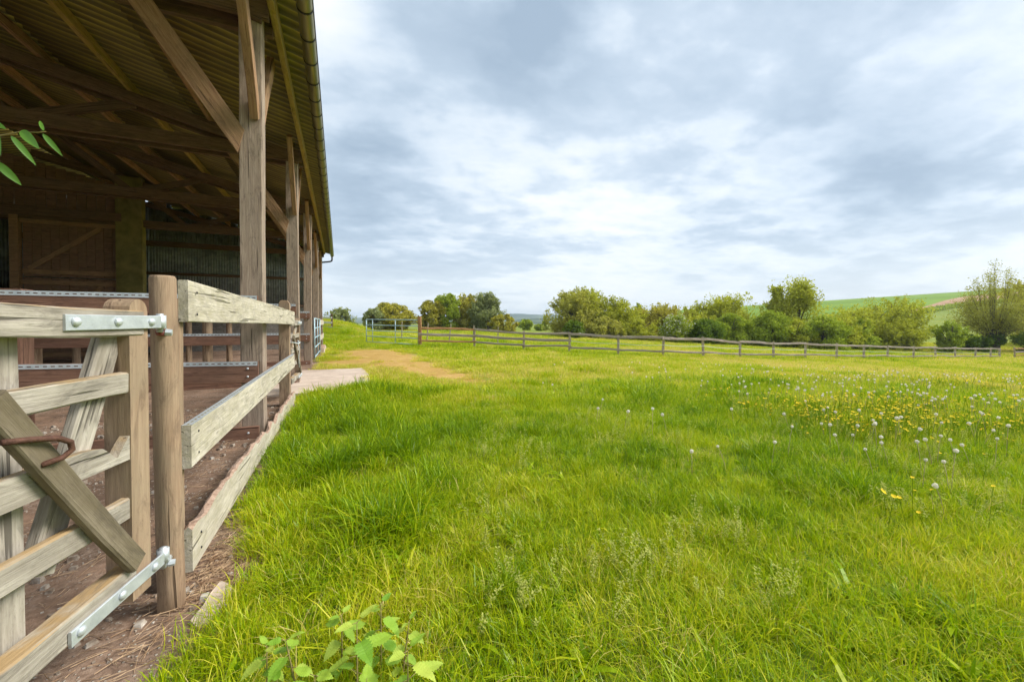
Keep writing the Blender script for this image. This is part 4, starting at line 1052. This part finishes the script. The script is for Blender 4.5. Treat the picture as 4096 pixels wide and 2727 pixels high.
def grass_clump(n, rad, h0, h1, w0, w1, lean, seed, mat, bend=.45):
    rs = np.random.default_rng(seed); V = []; F = []; bt = []
    for i in range(n):
        th = rs.uniform(0, 6.283); q = rad * math.sqrt(rs.random()); bx_, by_ = q * math.cos(th), q * math.sin(th)
        ph = th + rs.normal(0, .9); h = rs.uniform(h0, h1) * (1 - .25 * (q / rad) ** 2); w = rs.uniform(w0, w1); ln = lean * rs.uniform(.2, 1.3)
        dx, dy = math.cos(ph), math.sin(ph); sx, sy = -dy, dx; tw = rs.uniform(-.8, .8); sx, sy = sx * math.cos(tw) - sy * math.sin(tw), sx * math.sin(tw) + sy * math.cos(tw)
        o = len(V); c = rs.random()
        for t, ww in ((0, .75), (.4, 1.0), (.75, .68)):
            r_ = ln * h * t ** 2.0; z = h * (t - bend * ln * t ** 2.4)
            V += [(bx_ + dx * r_ - sx * w * ww / 2, by_ + dy * r_ - sy * w * ww / 2, z), (bx_ + dx * r_ + sx * w * ww / 2, by_ + dy * r_ + sy * w * ww / 2, z)]
        r_ = ln * h; V.append((bx_ + dx * r_, by_ + dy * r_, h * (1 - bend * ln)))
        F += [(o, o + 1, o + 3, o + 2), (o + 2, o + 3, o + 5, o + 4), (o + 4, o + 5, o + 6)]; bt += [c] * 7
    me = mesh_of('grass_clump', V, F, mat); at = me.attributes.new('bt', 'FLOAT', 'POINT'); at.data.foreach_set('value', np.array(bt, np.float32)); return me
def grass_material():
    b = MB('grass_blades')
    ti = b.n('ShaderNodeAttribute', attribute_name='tint', attribute_type='INSTANCER'); bt = b.n('ShaderNodeAttribute', attribute_name='bt')
    f = b.math('ADD', ti.outputs['Fac'], b.math('MULTIPLY', b.math('SUBTRACT', bt.outputs['Fac'], .5), .55), True)
    col = b.ramp(f, [(0.0, (.115, .230, .003)), (.28, (.265, .415, .003)), (.52, (.455, .545, .004)), (.76, (.65, .62, .03)), (1.0, (.76, .62, .20))])
    d = b.n('ShaderNodeBsdfDiffuse'); b.l(col, d.inputs[0]); t = b.n('ShaderNodeBsdfTranslucent'); b.l(col, t.inputs[0])
    m = b.n('ShaderNodeMixShader'); m.inputs[0].default_value = .38; b.l(d.outputs[0], m.inputs[1]); b.l(t.outputs[0], m.inputs[2])
    g = b.n('ShaderNodeBsdfGlossy'); g.inputs['Roughness'].default_value = .38; m2 = b.n('ShaderNodeMixShader'); m2.inputs[0].default_value = .02
    b.l(m.outputs[0], m2.inputs[1]); b.l(g.outputs[0], m2.inputs[2]); b.l(m2.outputs[0], b.out.inputs[0]); return b.m
M_GRASS = grass_material()
KINDS = []
for s in range(5): KINDS.append(grass_clump(44, .11, .07, .19, .003, .0055, .75, 10 + s, M_GRASS))                 # 0-4 short sward
for s in range(5): KINDS.append(grass_clump(30, .09, .20, .40, .0045, .0085, .85, 30 + s, M_GRASS, .5))            # 5-9 tall lush
for s in range(4): KINDS.append(grass_clump(90, .30, .08, .22, .007, .012, .7, 50 + s, M_GRASS))                   # 10-13 middle distance
for s in range(3): KINDS.append(grass_clump(110, .60, .10, .30, .018, .032, .6, 70 + s, M_GRASS))                  # 14-16 far
for s in range(4): KINDS.append(grass_clump(11, .05, .09, .17, .020, .036, 1.25, 90 + s, M_GRASS, .42))                    # 17-20 broad-leaved rosettes
for s in range(2): KINDS.append(grass_clump(40, .12, .10, .26, .002, .004, 1.1, 95 + s, M_GRASS, .6))                      # 21-22 dead wispy grass
def in_slab(X, Y, m=0.0): return (X > SLAB[0]) & (X < SLAB[1] + m - .5 * np.clip(9.3 - Y, 0, 1)) & (Y > SLAB[2] - m) & (Y < SLAB[3] + m)
def meadow():
    PP = []; RR = []; SS = []; II = []; TT = []
    rs = np.random.default_rng(8)
    def zone(d0, d1, dens, kinds, umax=1.5, scale=1.0):
        area = umax * (d1 * d1 - d0 * d0); n = int(area * dens)
        d = np.sqrt(rs.uniform(d0 * d0, d1 * d1, n)); a = rs.uniform(-umax, umax, n) * d; X, Y = W(a, d)
        return X, Y, d, rs
    # ---- near
    for (d0, d1, dens, near) in ((.9, 3.2, 330, 0), (3.2, 7.5, 170, 0), (6.5, 15, 42, 1), (14, 32, 15, 2), (30, 62, 4.5, 3)):
        X, Y, d, _ = zone(d0, d1, dens, None); n = len(X)
        dirt = barn_dirt(X, Y); wr = worn(X, Y); u01 = rs.random(n)
        keep = (u01 > dirt * 1.08) & (u01 > np.clip(wr * 1.7 - .12, 0, .985)) & ~in_slab(X, Y, .06) & ~((X < -.655) & (Y > -8) & (Y < 23.3))
        a, dd = to_field(X, Y)
        X, Y, d, wr, a, dirt = X[keep], Y[keep], d[keep], wr[keep], a[keep], dirt[keep]; n = len(X)
        patch = fbm(X, Y, 1.1, 20); tuft = vnoise(X, Y, .42, 25); broad = fbm(X, Y, 6.0, 30)
        lush = np.exp(-((X - .15) / .85) ** 2) * sstep(1.2, 2.2, Y) * (1 - sstep(8.0, 11, Y))            # rank grass along the boards
        tallness = np.clip(.26 * lush + 1.5 * (patch - .50) + .9 * (tuft - .5), 0, 1)
        tint = .43 + .55 * (broad - .5) - .42 * (patch - .5) - .30 * (tuft - .45) + rs.normal(0, .10, n) - .03 * lush
        tint += .20 * sstep(4.0, 12, d) + .45 * np.clip(wr, 0, .6) + .05 * sstep(.2, 1.1, a / d)
        tint += .20 * np.exp(-(((a - 15) / 8) ** 2 + ((d - 18) / 4.5) ** 2))
        tint = np.clip(tint, .02, .98)
        if near == 0:
            tall = rs.random(n) < np.clip(tallness * .72, .02, .8)
            idx = np.where(tall, rs.integers(5, 10, n), rs.integers(0, 5, n))
            s = rs.uniform(.68, 1.15, n) * np.where(tall, .60 + .28 * lush + .30 * np.clip(tallness, 0, .6), .85 + .55 * tallness)
            ros = (rs.random(n) < .035) & (dirt < .2); idx = np.where(ros, rs.integers(17, 21, n), idx); tint = np.where(ros, tint * .5 + .12, tint)
            dead = (rs.random(n) < .05 * sstep(.45, .62, broad) + .028); idx = np.where(dead, rs.integers(21, 23, n), idx); tint = np.where(dead, .93, tint)
        elif near == 1: idx = rs.integers(10, 14, n); s = rs.uniform(.7, 1.25, n) * (.75 + .75 * tallness)
        elif near == 2: idx = rs.integers(10, 14, n); s = rs.uniform(.8, 1.4, n) * (.9 + .6 * tallness)
        else: idx = rs.integers(14, 17, n); s = rs.uniform(.6, 1.2, n)
        s = s * (1 - .55 * np.clip(wr * 1.6, 0, 1)) * (1 - .3 * np.clip(dirt, 0, 1))
        # longer, greener grass at the foot of the field fence and on the mound
        foot = np.zeros(n)
        for k in range(len(LINE) - 1):
            p, q = np.array(LINE[k]), np.array(LINE[k + 1]); v = q - p; t = np.clip(((a - p[0]) * v[0] + (dd[keep] - p[1]) * v[1]) / (v @ v), 0, 1)
            foot = np.maximum(foot, np.exp(-(((a - p[0] - t * v[0]) ** 2 + (dd[keep] - p[1] - t * v[1]) ** 2) / .30)))
        s = s * (1 + .35 * foot); tint = np.clip(tint - .10 * foot, .02, .98)
        Z = ground(X, Y) - .012
        PP.append(np.stack([X, Y, Z], 1)); SS.append(s); II.append(idx); TT.append(tint)
        RR.append(np.stack([rs.normal(0, .10, n), rs.normal(0, .10, n), rs.uniform(0, 6.283, n)], 1))
    P = np.vstack(PP); print('grass clumps', len(P))
    return scatter('meadow_grass', P, np.vstack(RR), np.concatenate(SS), np.concatenate(II), np.concatenate(TT), KINDS, 'lush green grass covering the meadow', 'grass')
meadow()

# pale flowering stems among the grass
def stem_clump(seed, mat, n=3, h0=.18, h1=.36, whorl=.017, tips_only=False):
    rs = np.random.default_rng(seed); V = []; F = []; bt = []
    def quad(c, d1, d2, t):
        o = len(V); V.extend([c - d1, c + d2, c + d1, c - d2]); F.append((o, o + 1, o + 2, o + 3)); bt.extend([t] * 4)
    for i in range(n):
        b0 = np.array([rs.normal(0, .04), rs.normal(0, .04), 0]); ln = np.array([rs.normal(0, .06), rs.normal(0, .06), rs.uniform(h0, h1)])
        for k in range(4):                                     # stem as a thin three-cornered rod
            p, q = b0 + ln * k / 4, b0 + ln * (k + 1) / 4; o = len(V)
            for c in (p, q):
                for m in range(3): V.append(c + .0016 * np.array([math.cos(2.1 * m), math.sin(2.1 * m), 0]))
            F.extend([(o, o + 1, o + 4, o + 3), (o + 1, o + 2, o + 5, o + 4), (o + 2, o, o + 3, o + 5)]); bt.extend([.25] * 6)
        for t in np.linspace(.35, 1, 8):
            if tips_only and t < .9: continue
            for m in range(6 if t < .95 else 10):
                th = rs.uniform(0, 6.28); r_ = whorl * rs.uniform(.5, 1.2); c = b0 + ln * t + np.array([math.cos(th) * r_, math.sin(th) * r_, rs.normal(0, .006)])
                d1 = np.array([math.cos(th), math.sin(th), rs.uniform(-.3, .8)]) * whorl * .5; d2 = np.array([-math.sin(th), math.cos(th), rs.uniform(-.4, .4)]) * whorl * .3
                quad(c, d1, d2, rs.uniform(.4, 1))
    me = mesh_of('stem_clump', V, F, mat); at = me.attributes.new('bt', 'FLOAT', 'POINT'); at.data.foreach_set('value', np.array(bt, np.float32)); return me
M_WEED = leafmat('pale_flower_stems', (.30, .38, .05), (.56, .56, .16), 'bt', .3)
M_BUTTER = leafmat('buttercup_petals', (.20, .32, .02), (.84, .58, .03), 'bt', .15, extra=(.92, .68, .06))
def place(n, fn, seed):
    rs = np.random.default_rng(seed); a, d = fn(rs, n); X, Y = W(a, d); k = (barn_dirt(X, Y) < .3) & ~in_slab(X, Y, .1) & (X > -.3); X, Y = X[k], Y[k]
    return np.stack([X, Y, ground(X, Y) - .005], 1), rs
def weeds():
    def fn(rs, n):
        d = rs.uniform(1.7, 12, n) ** 1.0; a = d * rs.uniform(-.1, 1.3, n); X, Y = W(a, d); k = fbm(X, Y, 1.3, 41) > .47; return a[k], d[k]
    P, rs = place(1100, fn, 4); n = len(P)
    scatter('meadow_flower_stems', P, np.stack([rs.normal(0, .15, n), rs.normal(0, .15, n), rs.uniform(0, 6.28, n)], 1), rs.uniform(.45, .85, n), rs.integers(0, 4, n), rs.random(n), [stem_clump(s, M_WEED, 2) for s in range(4)], 'pale yellow-green flowering stems standing in the grass', 'wildflowers')
weeds()
def butter_clump(seed):
    rs = np.random.default_rng(seed); V = []; F = []; bt = []
    for i in range(5):
        b0 = np.array([rs.normal(0, .13), rs.normal(0, .09), 0]); tp = b0 + np.array([rs.normal(0, .05), rs.normal(0, .05), rs.uniform(.14, .30)]); o = len(V)
        for c in (b0, tp):
            for m in range(3): V.append(c + .0016 * np.array([math.cos(2.1 * m), math.sin(2.1 * m), 0]))
        F.extend([(o, o + 1, o + 4, o + 3), (o + 1, o + 2, o + 5, o + 4), (o + 2, o, o + 3, o + 5)]); bt.extend([0.0] * 6)
        r_ = rs.uniform(.009, .014); o = len(V); V.append(tp); bt.append(.9); tl = rs.normal(0, .3, 2)
        for m in range(10):
            th = 2 * math.pi * m / 10; q = r_ * (1 if m % 2 else .72); V.append(tp + np.array([math.cos(th) * q, math.sin(th) * q, q * .35 + tl[0] * math.cos(th) * q + tl[1] * math.sin(th) * q])); bt.append(.75 + .25 * rs.random())
        F.extend([(o, o + 1 + m, o + 1 + (m + 1) % 10) for m in range(10)])
    me = mesh_of('buttercup_clump', V, F, M_BUTTER); at = me.attributes.new('bt', 'FLOAT', 'POINT'); at.data.foreach_set('value', np.array(bt, np.float32)); return me
def buttercups():
    def fn(rs, n):
        d = np.concatenate([rs.uniform(4.2, 10.5, n), rs.uniform(9, 20, n // 3), rs.uniform(21, 32, n // 3), rs.uniform(2.4, 6, n // 400)])
        u = np.concatenate([rs.uniform(.40, 1.40, n), rs.uniform(.62, 1.38, n // 3), rs.uniform(.60, 1.35, n // 3), rs.uniform(.9, 1.2, n // 400)]); a = u * d; X, Y = W(a, d)
        m = fbm(X, Y, 1.6, 60); k = np.concatenate([m[:n] + .36 * (rs.random(n) - .5) > .60, m[n:n + n // 3] > .62, m[n + n // 3:n + 2 * (n // 3)] > .60, m[n + 2 * (n // 3):] > .0]); k &= rs.random(len(u)) < sstep(.42, .95, u) + .02; return a[k], d[k]
    P, rs = place(3200, fn, 14); n = len(P); print('buttercup clumps', n)
    scatter('meadow_buttercups', P, np.stack([rs.normal(0, .1, n), rs.normal(0, .1, n), rs.uniform(0, 6.28, n)], 1), rs.uniform(.8, 1.2, n), rs.integers(0, 4, n), rs.random(n), [butter_clump(s) for s in range(4)], 'small yellow buttercups flowering in drifts across the meadow', 'wildflowers')
buttercups()

# dandelion clocks, one by one
M_CLOCK = leafmat('dandelion_seed_head', (.93, .90, .81), (.97, .94, .86), 'bt', .62, tmul=(1, 1, .97))
M_STALK = simple('dandelion_stalk', (.36, .33, .12), (.52, .42, .22), .8, 0, 20, .1)
def clock_mesh(seed):
    rs = np.random.default_rng(seed); V = []; F = []; bt = []; r_ = .021
    bm = bmesh.new(); bmesh.ops.create_icosphere(bm, subdivisions=1, radius=.007); bm.verts.ensure_lookup_table()
    V += [np.array(v.co) for v in bm.verts]; F += [tuple(v.index for v in f.verts) for f in bm.faces]; bt += [0] * len(V); bm.free()
    for i in range(120):                                            # seeds with their parachutes
        d = rs.normal(size=3); d /= np.linalg.norm(d); e = np.cross(d, [0.3, .5, .8]); e /= np.linalg.norm(e); f_ = np.cross(d, e)
        th = rs.uniform(0, 6.28); e, f_ = e * math.cos(th) + f_ * math.sin(th), f_ * math.cos(th) - e * math.sin(th); s = .0062; q = d * r_ * rs.uniform(.62, 1.08); o = len(V)
        V += [q - e * s, q + f_ * s, q + e * s, q - f_ * s]; F.append((o, o + 1, o + 2, o + 3)); bt += [rs.random()] * 4
    me = mesh_of('seed_head', V, F, M_CLOCK); at = me.attributes.new('bt', 'FLOAT', 'POINT'); at.data.foreach_set('value', np.array(bt, np.float32)); return me
CLOCKS = [clock_mesh(s) for s in range(3)]
STALKS = []
for s in range(5):
    q = random.Random(s); bx_, by_ = q.uniform(-.06, .06), q.uniform(-.06, .06)
    V, F = tube_data([(0, 0, -.01), (bx_ * .2, by_ * .2, .09), (bx_ * .55, by_ * .55, .18), (bx_, by_, .26)], [.0028, .0026, .0024, .0022], 5); STALKS.append((mesh_of('stalk', V, F, M_STALK, True), (bx_, by_, .26)))
def dandelions():
    rs = np.random.default_rng(23); spots = []
    for (n, u0, u1, d0, d1, thr) in ((140, .55, 1.28, 5.2, 9.5, .47), (90, .30, 1.28, 8.5, 15, .50), (40, .05, .8, 7, 16, .50), (44, .45, 1.25, 3.3, 5.6, .45), (10, .1, 1.0, 4, 8, .3)):
        c = 0
        while c < n:
            d = rs.uniform(d0, d1); a = d * rs.uniform(u0, u1); X, Y = W(a, d)
            if fbm(np.array([X]), np.array([Y]), 1.2, 80)[0] < thr and rs.random() > .1: continue
            spots.append((X, Y, d)); c += 1
    for a, d in ((2.86, 2.62), (3.15, 3.05), (3.28, 2.98), (3.36, 3.04), (2.96, 3.25), (2.60, 3.75), (1.55, 4.4), (1.08, 5.1)): X, Y = W(a, d); spots.append((X, Y, d))
    spots.sort(key=lambda s: s[2]); spots = spots[:296]
    for i, (X, Y, d) in enumerate(spots):
        z = gz(X, Y); M = Matrix.Translation((X, Y, z)) @ Matrix.Rotation(rs.uniform(0, 6.28), 4, 'Z') @ Matrix.Diagonal((1, 1, rs.uniform(.75, 1.3), 1))
        t = thing('dandelion', 'white dandelion clock on a thin pale stalk in the meadow grass', 'dandelion', (X, Y, z), 'dandelion clocks in the meadow')
        sm, tip = STALKS[i % 5]; link('stalk', sm, M, t)
        Mh = Matrix.Translation(M @ Vector(tip)) @ Matrix.Rotation(rs.uniform(0, 6), 4, 'Z') @ Matrix.Scale(rs.uniform(.55, .9), 4); link('seed_head', CLOCKS[i % 3], Mh, t)
dandelions()

# ------------------------------------------------------------------ litter in the barn: stones, straw
def litter():
    rs = np.random.default_rng(31); V = []; F = []
    n = 2600; Y = rs.uniform(.9, 7.5, n); X = -rs.uniform(.42, 3.4, n); k = (barn_dirt(X, Y) > .5); X, Y = X[k], Y[k]; Z = ground(X, Y)
    cube = [(-1, -1, -1), (1, -1, -1), (1, 1, -1), (-1, 1, -1), (-.7, -.7, 1), (.7, -.7, 1), (.7, .7, 1), (-.7, .7, 1)]; cf = [(0, 3, 2, 1), (4, 5, 6, 7), (0, 1, 5, 4), (1, 2, 6, 5), (2, 3, 7, 6), (3, 0, 4, 7)]
    for x, y, z in zip(X, Y, Z):
        s = .005 + .022 * rs.random() ** 4; th = rs.uniform(0, 6.28); o = len(V); c_, s_ = math.cos(th), math.sin(th); q = rs.uniform(.55, 1.3, 3)
        for p in cube:
            p = np.array(p) * q * rs.uniform(.75, 1.1, 3) * s; V.append((x + p[0] * c_ - p[1] * s_, y + p[0] * s_ + p[1] * c_, z + p[2] * .7 + s * .25))
        F += [tuple(o + i for i in f) for f in cf]
    b = MB('pebble_stone'); n1 = b.noise(b.coord('Object'), 14, 4, .6); b.pbr(b.ramp(n1, [(.35, (.17, .12, .085)), (.5, (.34, .28, .22)), (.66, (.56, .52, .46))]), .9)
    tag(link('pebbles', mesh_of('pebbles', V, F, b.m)), 'loose pale pebbles scattered on the barn soil', 'pebbles', None, 'stuff')
    V = []; F = []; n = 3600; Y = np.concatenate([rs.uniform(1.3, 8, n // 2), rs.normal(2.45, .55, n // 2)]); X = np.concatenate([-rs.uniform(.42, 2.6, n // 2), rs.normal(-.50, .14, n // 2)])
    dn = barn_dirt(X, Y); k = (dn > .25) & (fbm(X, Y, .6, 90) > .36); X, Y = X[k], Y[k]; Z = ground(X, Y)
    for x, y, z in zip(X, Y, Z):
        th = rs.uniform(0, 6.28); l_ = rs.uniform(.02, .075); w = rs.uniform(.0008, .0018); dz = rs.normal(0, .10) * l_; c_, s_ = math.cos(th), math.sin(th); o = len(V); lift = .003 + rs.random() * .012
        for t, kk in ((-1, 0), (0, .3), (1, 0)):
            for (a_, b_) in ((-w, 0), (w, 0), (0, w * 1.4)): V.append((x + c_ * l_ * t - s_ * (a_ + kk * l_ * .3), y + s_ * l_ * t + c_ * (a_ + kk * l_ * .3), z + lift + b_ + dz * t))
        for r_ in (0, 3): F += [(o + r_, o + r_ + 1, o + r_ + 4, o + r_ + 3), (o + r_ + 1, o + r_ + 2, o + r_ + 5, o + r_ + 4), (o + r_ + 2, o + r_, o + r_ + 3, o + r_ + 5)]
    b = MB('straw_stalks'); n1 = b.noise(b.coord('Object'), 18, 3, .6); b.pbr(b.ramp(n1, [(.35, (.26, .155, .085)), (.65, (.56, .40, .25))]), .9)
    tag(link('straw_litter', mesh_of('straw_litter', V, F, b.m)), 'pinkish straw scattered along the foot of the board fence', 'straw', None, 'stuff')
litter()

# ------------------------------------------------------------------ nettles at the camera's feet
def nettle_material():
    b = MB('nettle_leaf'); v = b.coord('Object'); oi = b.n('ShaderNodeObjectInfo')
    n1 = b.noise(b.coord('Object', rnd=True), 30, 4, .6)
    col = b.ramp(b.math('ADD', b.math('MULTIPLY', oi.outputs['Random'], .7), b.math('MULTIPLY', n1, .3)), [(.15, (.20, .40, .03)), (.5, (.36, .54, .05)), (.85, (.52, .62, .09))])
    wv = b.n('ShaderNodeTexWave', wave_type='BANDS', bands_direction='DIAGONAL'); b.l(b.coord('Object', (1, 1, 0)), wv.inputs['Vector']); wv.inputs['Scale'].default_value = 55; wv.inputs['Distortion'].default_value = 3
    q = b.pbr(col, .5, 0, b.bump(wv.outputs['Fac'], .25, .002), .35); t = b.n('ShaderNodeBsdfTranslucent'); b.l(col, t.inputs[0])
    m = b.n('ShaderNodeMixShader'); m.inputs[0].default_value = .3; b.l(q.outputs[0], m.inputs[1]); b.l(t.outputs[0], m.inputs[2]); b.l(m.outputs[0], b.out.inputs[0]); return b.m
M_NETTLE = nettle_material(); M_NSTEM = simple('nettle_stem', (.20, .20, .05), (.36, .27, .11), .8, 0, 20, .2)
def nettle_leaf(seed, teeth=9, lw=.34, fold=.25):
    """unit-length serrated leaf along X"""
    q = random.Random(seed); n = teeth * 2; V = []; F = []
    for i in range(n + 1):
        t = i / n; w = lw * 1.75 * t ** .42 * (1 - t) ** .92 if 0 < t < 1 else 0.0
        if i % 2 == 1: w *= 1.20
        else: w *= .88
        x = t - (.02 if i % 2 else 0); zz = -.20 * t * t + .02 * math.sin(9 * t + seed)
        V += [(x - .05 * 0, w, zz + fold * w * .6), (x, 0, zz), (x, -w, zz + fold * w * .6)]
    V = [(x, y + .0, z) for x, y, z in V]
    for i in range(n):
        o = i * 3; F += [(o, o + 1, o + 4, o + 3), (o + 1, o + 2, o + 5, o + 4)]
    return mesh_of('leaf', V, F, M_NETTLE)
NL = [nettle_leaf(s) for s in range(3)]
def nettle(a, d, h, L_, seed, label, pairs=3, lean=(0, 0)):
    pairs += 2; L_ *= .82; h *= .88
    q = random.Random(seed); X, Y = W(a, d); z0 = gz(X, Y)
    t = thing('nettle', label, 'nettle', (X, Y, z0), 'nettles in the foreground')
    top = Vector((X + lean[0], Y + lean[1], z0 + h)); b0 = Vector((X, Y, z0 - .01))
    pts = [b0.lerp(top, k / 5) + Vector((0, 0, 0)) for k in range(6)]
    tube('stem', pts, [.0036, .0034, .003, .0027, .0022, .0012], M_NSTEM, t, 6)
    for k in range(pairs + 1):
        f = 1.0 - .17 * k; c = b0.lerp(top, f); base = q.uniform(0, 3.14) if k == 0 else base + 1.57 + q.uniform(-.25, .25)
        for s in (0, 1):
            az = base + math.pi * s + q.uniform(-.2, .2); ll = L_ * (.62 if k == 0 else q.uniform(.9, 1.2)) * (1.0 if k < 3 else .8)
            pitch = q.uniform(.15, .5) if k == 0 else q.uniform(-.35, .1)
            st = c + Vector((math.cos(az), math.sin(az), .25)) * ll * .28
            tube('leaf_stalk', [c, st], [.0014, .001], M_NSTEM, t, 5)
            M = Matrix.Translation(st) @ Matrix.Rotation(az, 4, 'Z') @ Matrix.Rotation(-pitch, 4, 'Y') @ Matrix.Rotation(q.uniform(-.35, .35), 4, 'X') @ Matrix.Scale(ll, 4)
            link('leaf', NL[q.randrange(3)], M, t)
nettle(-.51, 1.30, .36, .120, 1, 'tallest nettle in the centre of the foreground patch')
nettle(-.69, 1.30, .295, .090, 2, 'small-leaved nettle on the left of the foreground patch', lean=(-.05, .02))
nettle(-.484, 1.46, .30, .090, 3, 'nettle rising out of the long grass behind the tallest one', 2)
nettle(-.33, 1.25, .30, .115, 4, 'broad-leaved nettle on the right of the foreground patch', 2)
nettle(-.82, 1.32, .25, .085, 5, 'low nettle at the left end beside the straw', 2)
nettle(-.60, 1.20, .26, .110, 6, 'short nettle nearest the camera at the bottom edge', 2)
nettle(-.40, 1.42, .25, .075, 7, 'slim nettle half hidden in the tall grass on the right', 2, (.03, 0))
nettle(-.62, 1.44, .27, .080, 8, 'thin nettle among grass behind the left one', 2)
nettle(-.44, 1.19, .24, .115, 9, 'short broad nettle at the bottom edge right of the nearest one', 2)
nettle(-.72, 1.21, .22, .090, 10, 'short nettle at the bottom edge left of the nearest one', 2)

# ------------------------------------------------------------------ sapling twig hanging into the picture at the upper left
M_TLEAF = leafmat('sapling_leaf', (.16, .36, .05), (.30, .52, .10), 'none', .45, .04)
def lance_leaf(w, curl, seed):
    V = []; F = []; n = 12
    for i in range(n + 1):
        t = i / n; ww = w * 1.9 * t ** .6 * (1 - t) ** .85 if 0 < t < 1 else .004; x = t; z = -curl * t * t
        V += [(x, ww, z + ww * .35), (x, 0, z), (x, -ww, z + ww * .35)]
    for i in range(n): o = i * 3; F += [(o, o + 1, o + 4, o + 3), (o + 1, o + 2, o + 5, o + 4)]
    return mesh_of('leaf', V, F, M_TLEAF, True)
def sapling():
    def Q(a, z, d=1.15): X, Y = W(a, d); return Vector((X, Y, z))
    b0 = W(-1.98, .98); g0 = gz(*b0)
    t = thing('sapling', 'leafy green sapling twig hanging in front of the barn roof at upper left', 'sapling', (b0[0], b0[1], g0))
    tube('stem', [Vector((b0[0], b0[1], g0 - .05)), Vector((b0[0] + .02, b0[1], .9)), Vector((b0[0] + .05, b0[1] + .02, 1.5)), Q(-1.85, 1.80, 1.05), Q(-1.70, 1.85, 1.10)], [.014, .012, .009, .006, .004], W_BARK, t, 8)
    M_TW = M_NSTEM
    tube('twig', [Q(-1.70, 1.85, 1.10), Q(-1.546, 1.822), Q(-1.45, 1.836), Q(-1.405, 1.844), Q(-1.356, 1.843), Q(-1.33, 1.846)], [.004, .003, .0022, .002, .0016, .001], M_TW, t, 6)
    tube('twig', [Q(-1.85, 1.80, 1.05), Q(-1.60, 1.79), Q(-1.52, 1.785), Q(-1.465, 1.764)], [.003, .0024, .002, .001], M_TW, t, 6)
    LV = TW_LEAVES
    for i, ((a0, z0), (a1, z1), w, dd) in enumerate(LV):
        p0 = Q(a0, z0); p1 = Q(a1, z1, 1.15 + dd); M, l_ = frame(p0, p1, (-SA * .9 + .2 * (i % 3), -CA * .9, .5)); M.translation = p0
        link('leaf', lance_leaf(w, .12 + .05 * (i % 3), i), M @ Matrix.Scale(l_, 4), t)
TW_LEAVES = [((-1.481, 1.869), (-1.427, 1.850), .20, -.02), ((-1.469, 1.839), (-1.434, 1.776), .16, -.03), ((-1.430, 1.834), (-1.387, 1.766), .13, .02),
             ((-1.399, 1.850), (-1.336, 1.796), .20, -.02), ((-1.339, 1.840), (-1.309, 1.788), .15, .02), ((-1.336, 1.848), (-1.364, 1.891), .12, .01),
             ((-1.481, 1.771), (-1.444, 1.756), .20, -.02), ((-1.474, 1.761), (-1.432, 1.705), .20, .02), ((-1.52, 1.82), (-1.50, 1.75), .2, .0), ((-1.60, 1.83), (-1.62, 1.90), .2, .0)]
sapling()

# ------------------------------------------------------------------ the air: far hills fade to blue
def haze():
    x, y0, y1, z0, z1 = 4300, -4300, 4300, -12, 68
    V = [(-x, y0, z0), (x, y0, z0), (x, y1, z0), (-x, y1, z0), (-x, y0, z1), (x, y0, z1), (x, y1, z1), (-x, y1, z1)]
    F = [(0, 3, 2, 1), (4, 5, 6, 7), (0, 1, 5, 4), (1, 2, 6, 5), (2, 3, 7, 6), (3, 0, 4, 7)]
    m = bpy.data.materials.new('haze'); m.use_nodes = True; t = m.node_tree; t.nodes.clear()
    o = t.nodes.new('ShaderNodeOutputMaterial'); v = t.nodes.new('ShaderNodeVolumePrincipled')
    v.inputs['Color'].default_value = (.72, .86, 1.0, 1); v.inputs['Density'].default_value = HAZE; v.inputs['Anisotropy'].default_value = 0.0
    t.links.new(v.outputs[0], o.inputs['Volume'])
    return tag(link('haze', mesh_of('haze', V, F, m)), 'thin blue haze over the far hills', 'haze', None, 'stuff')
HAZE = 0.00030
haze()
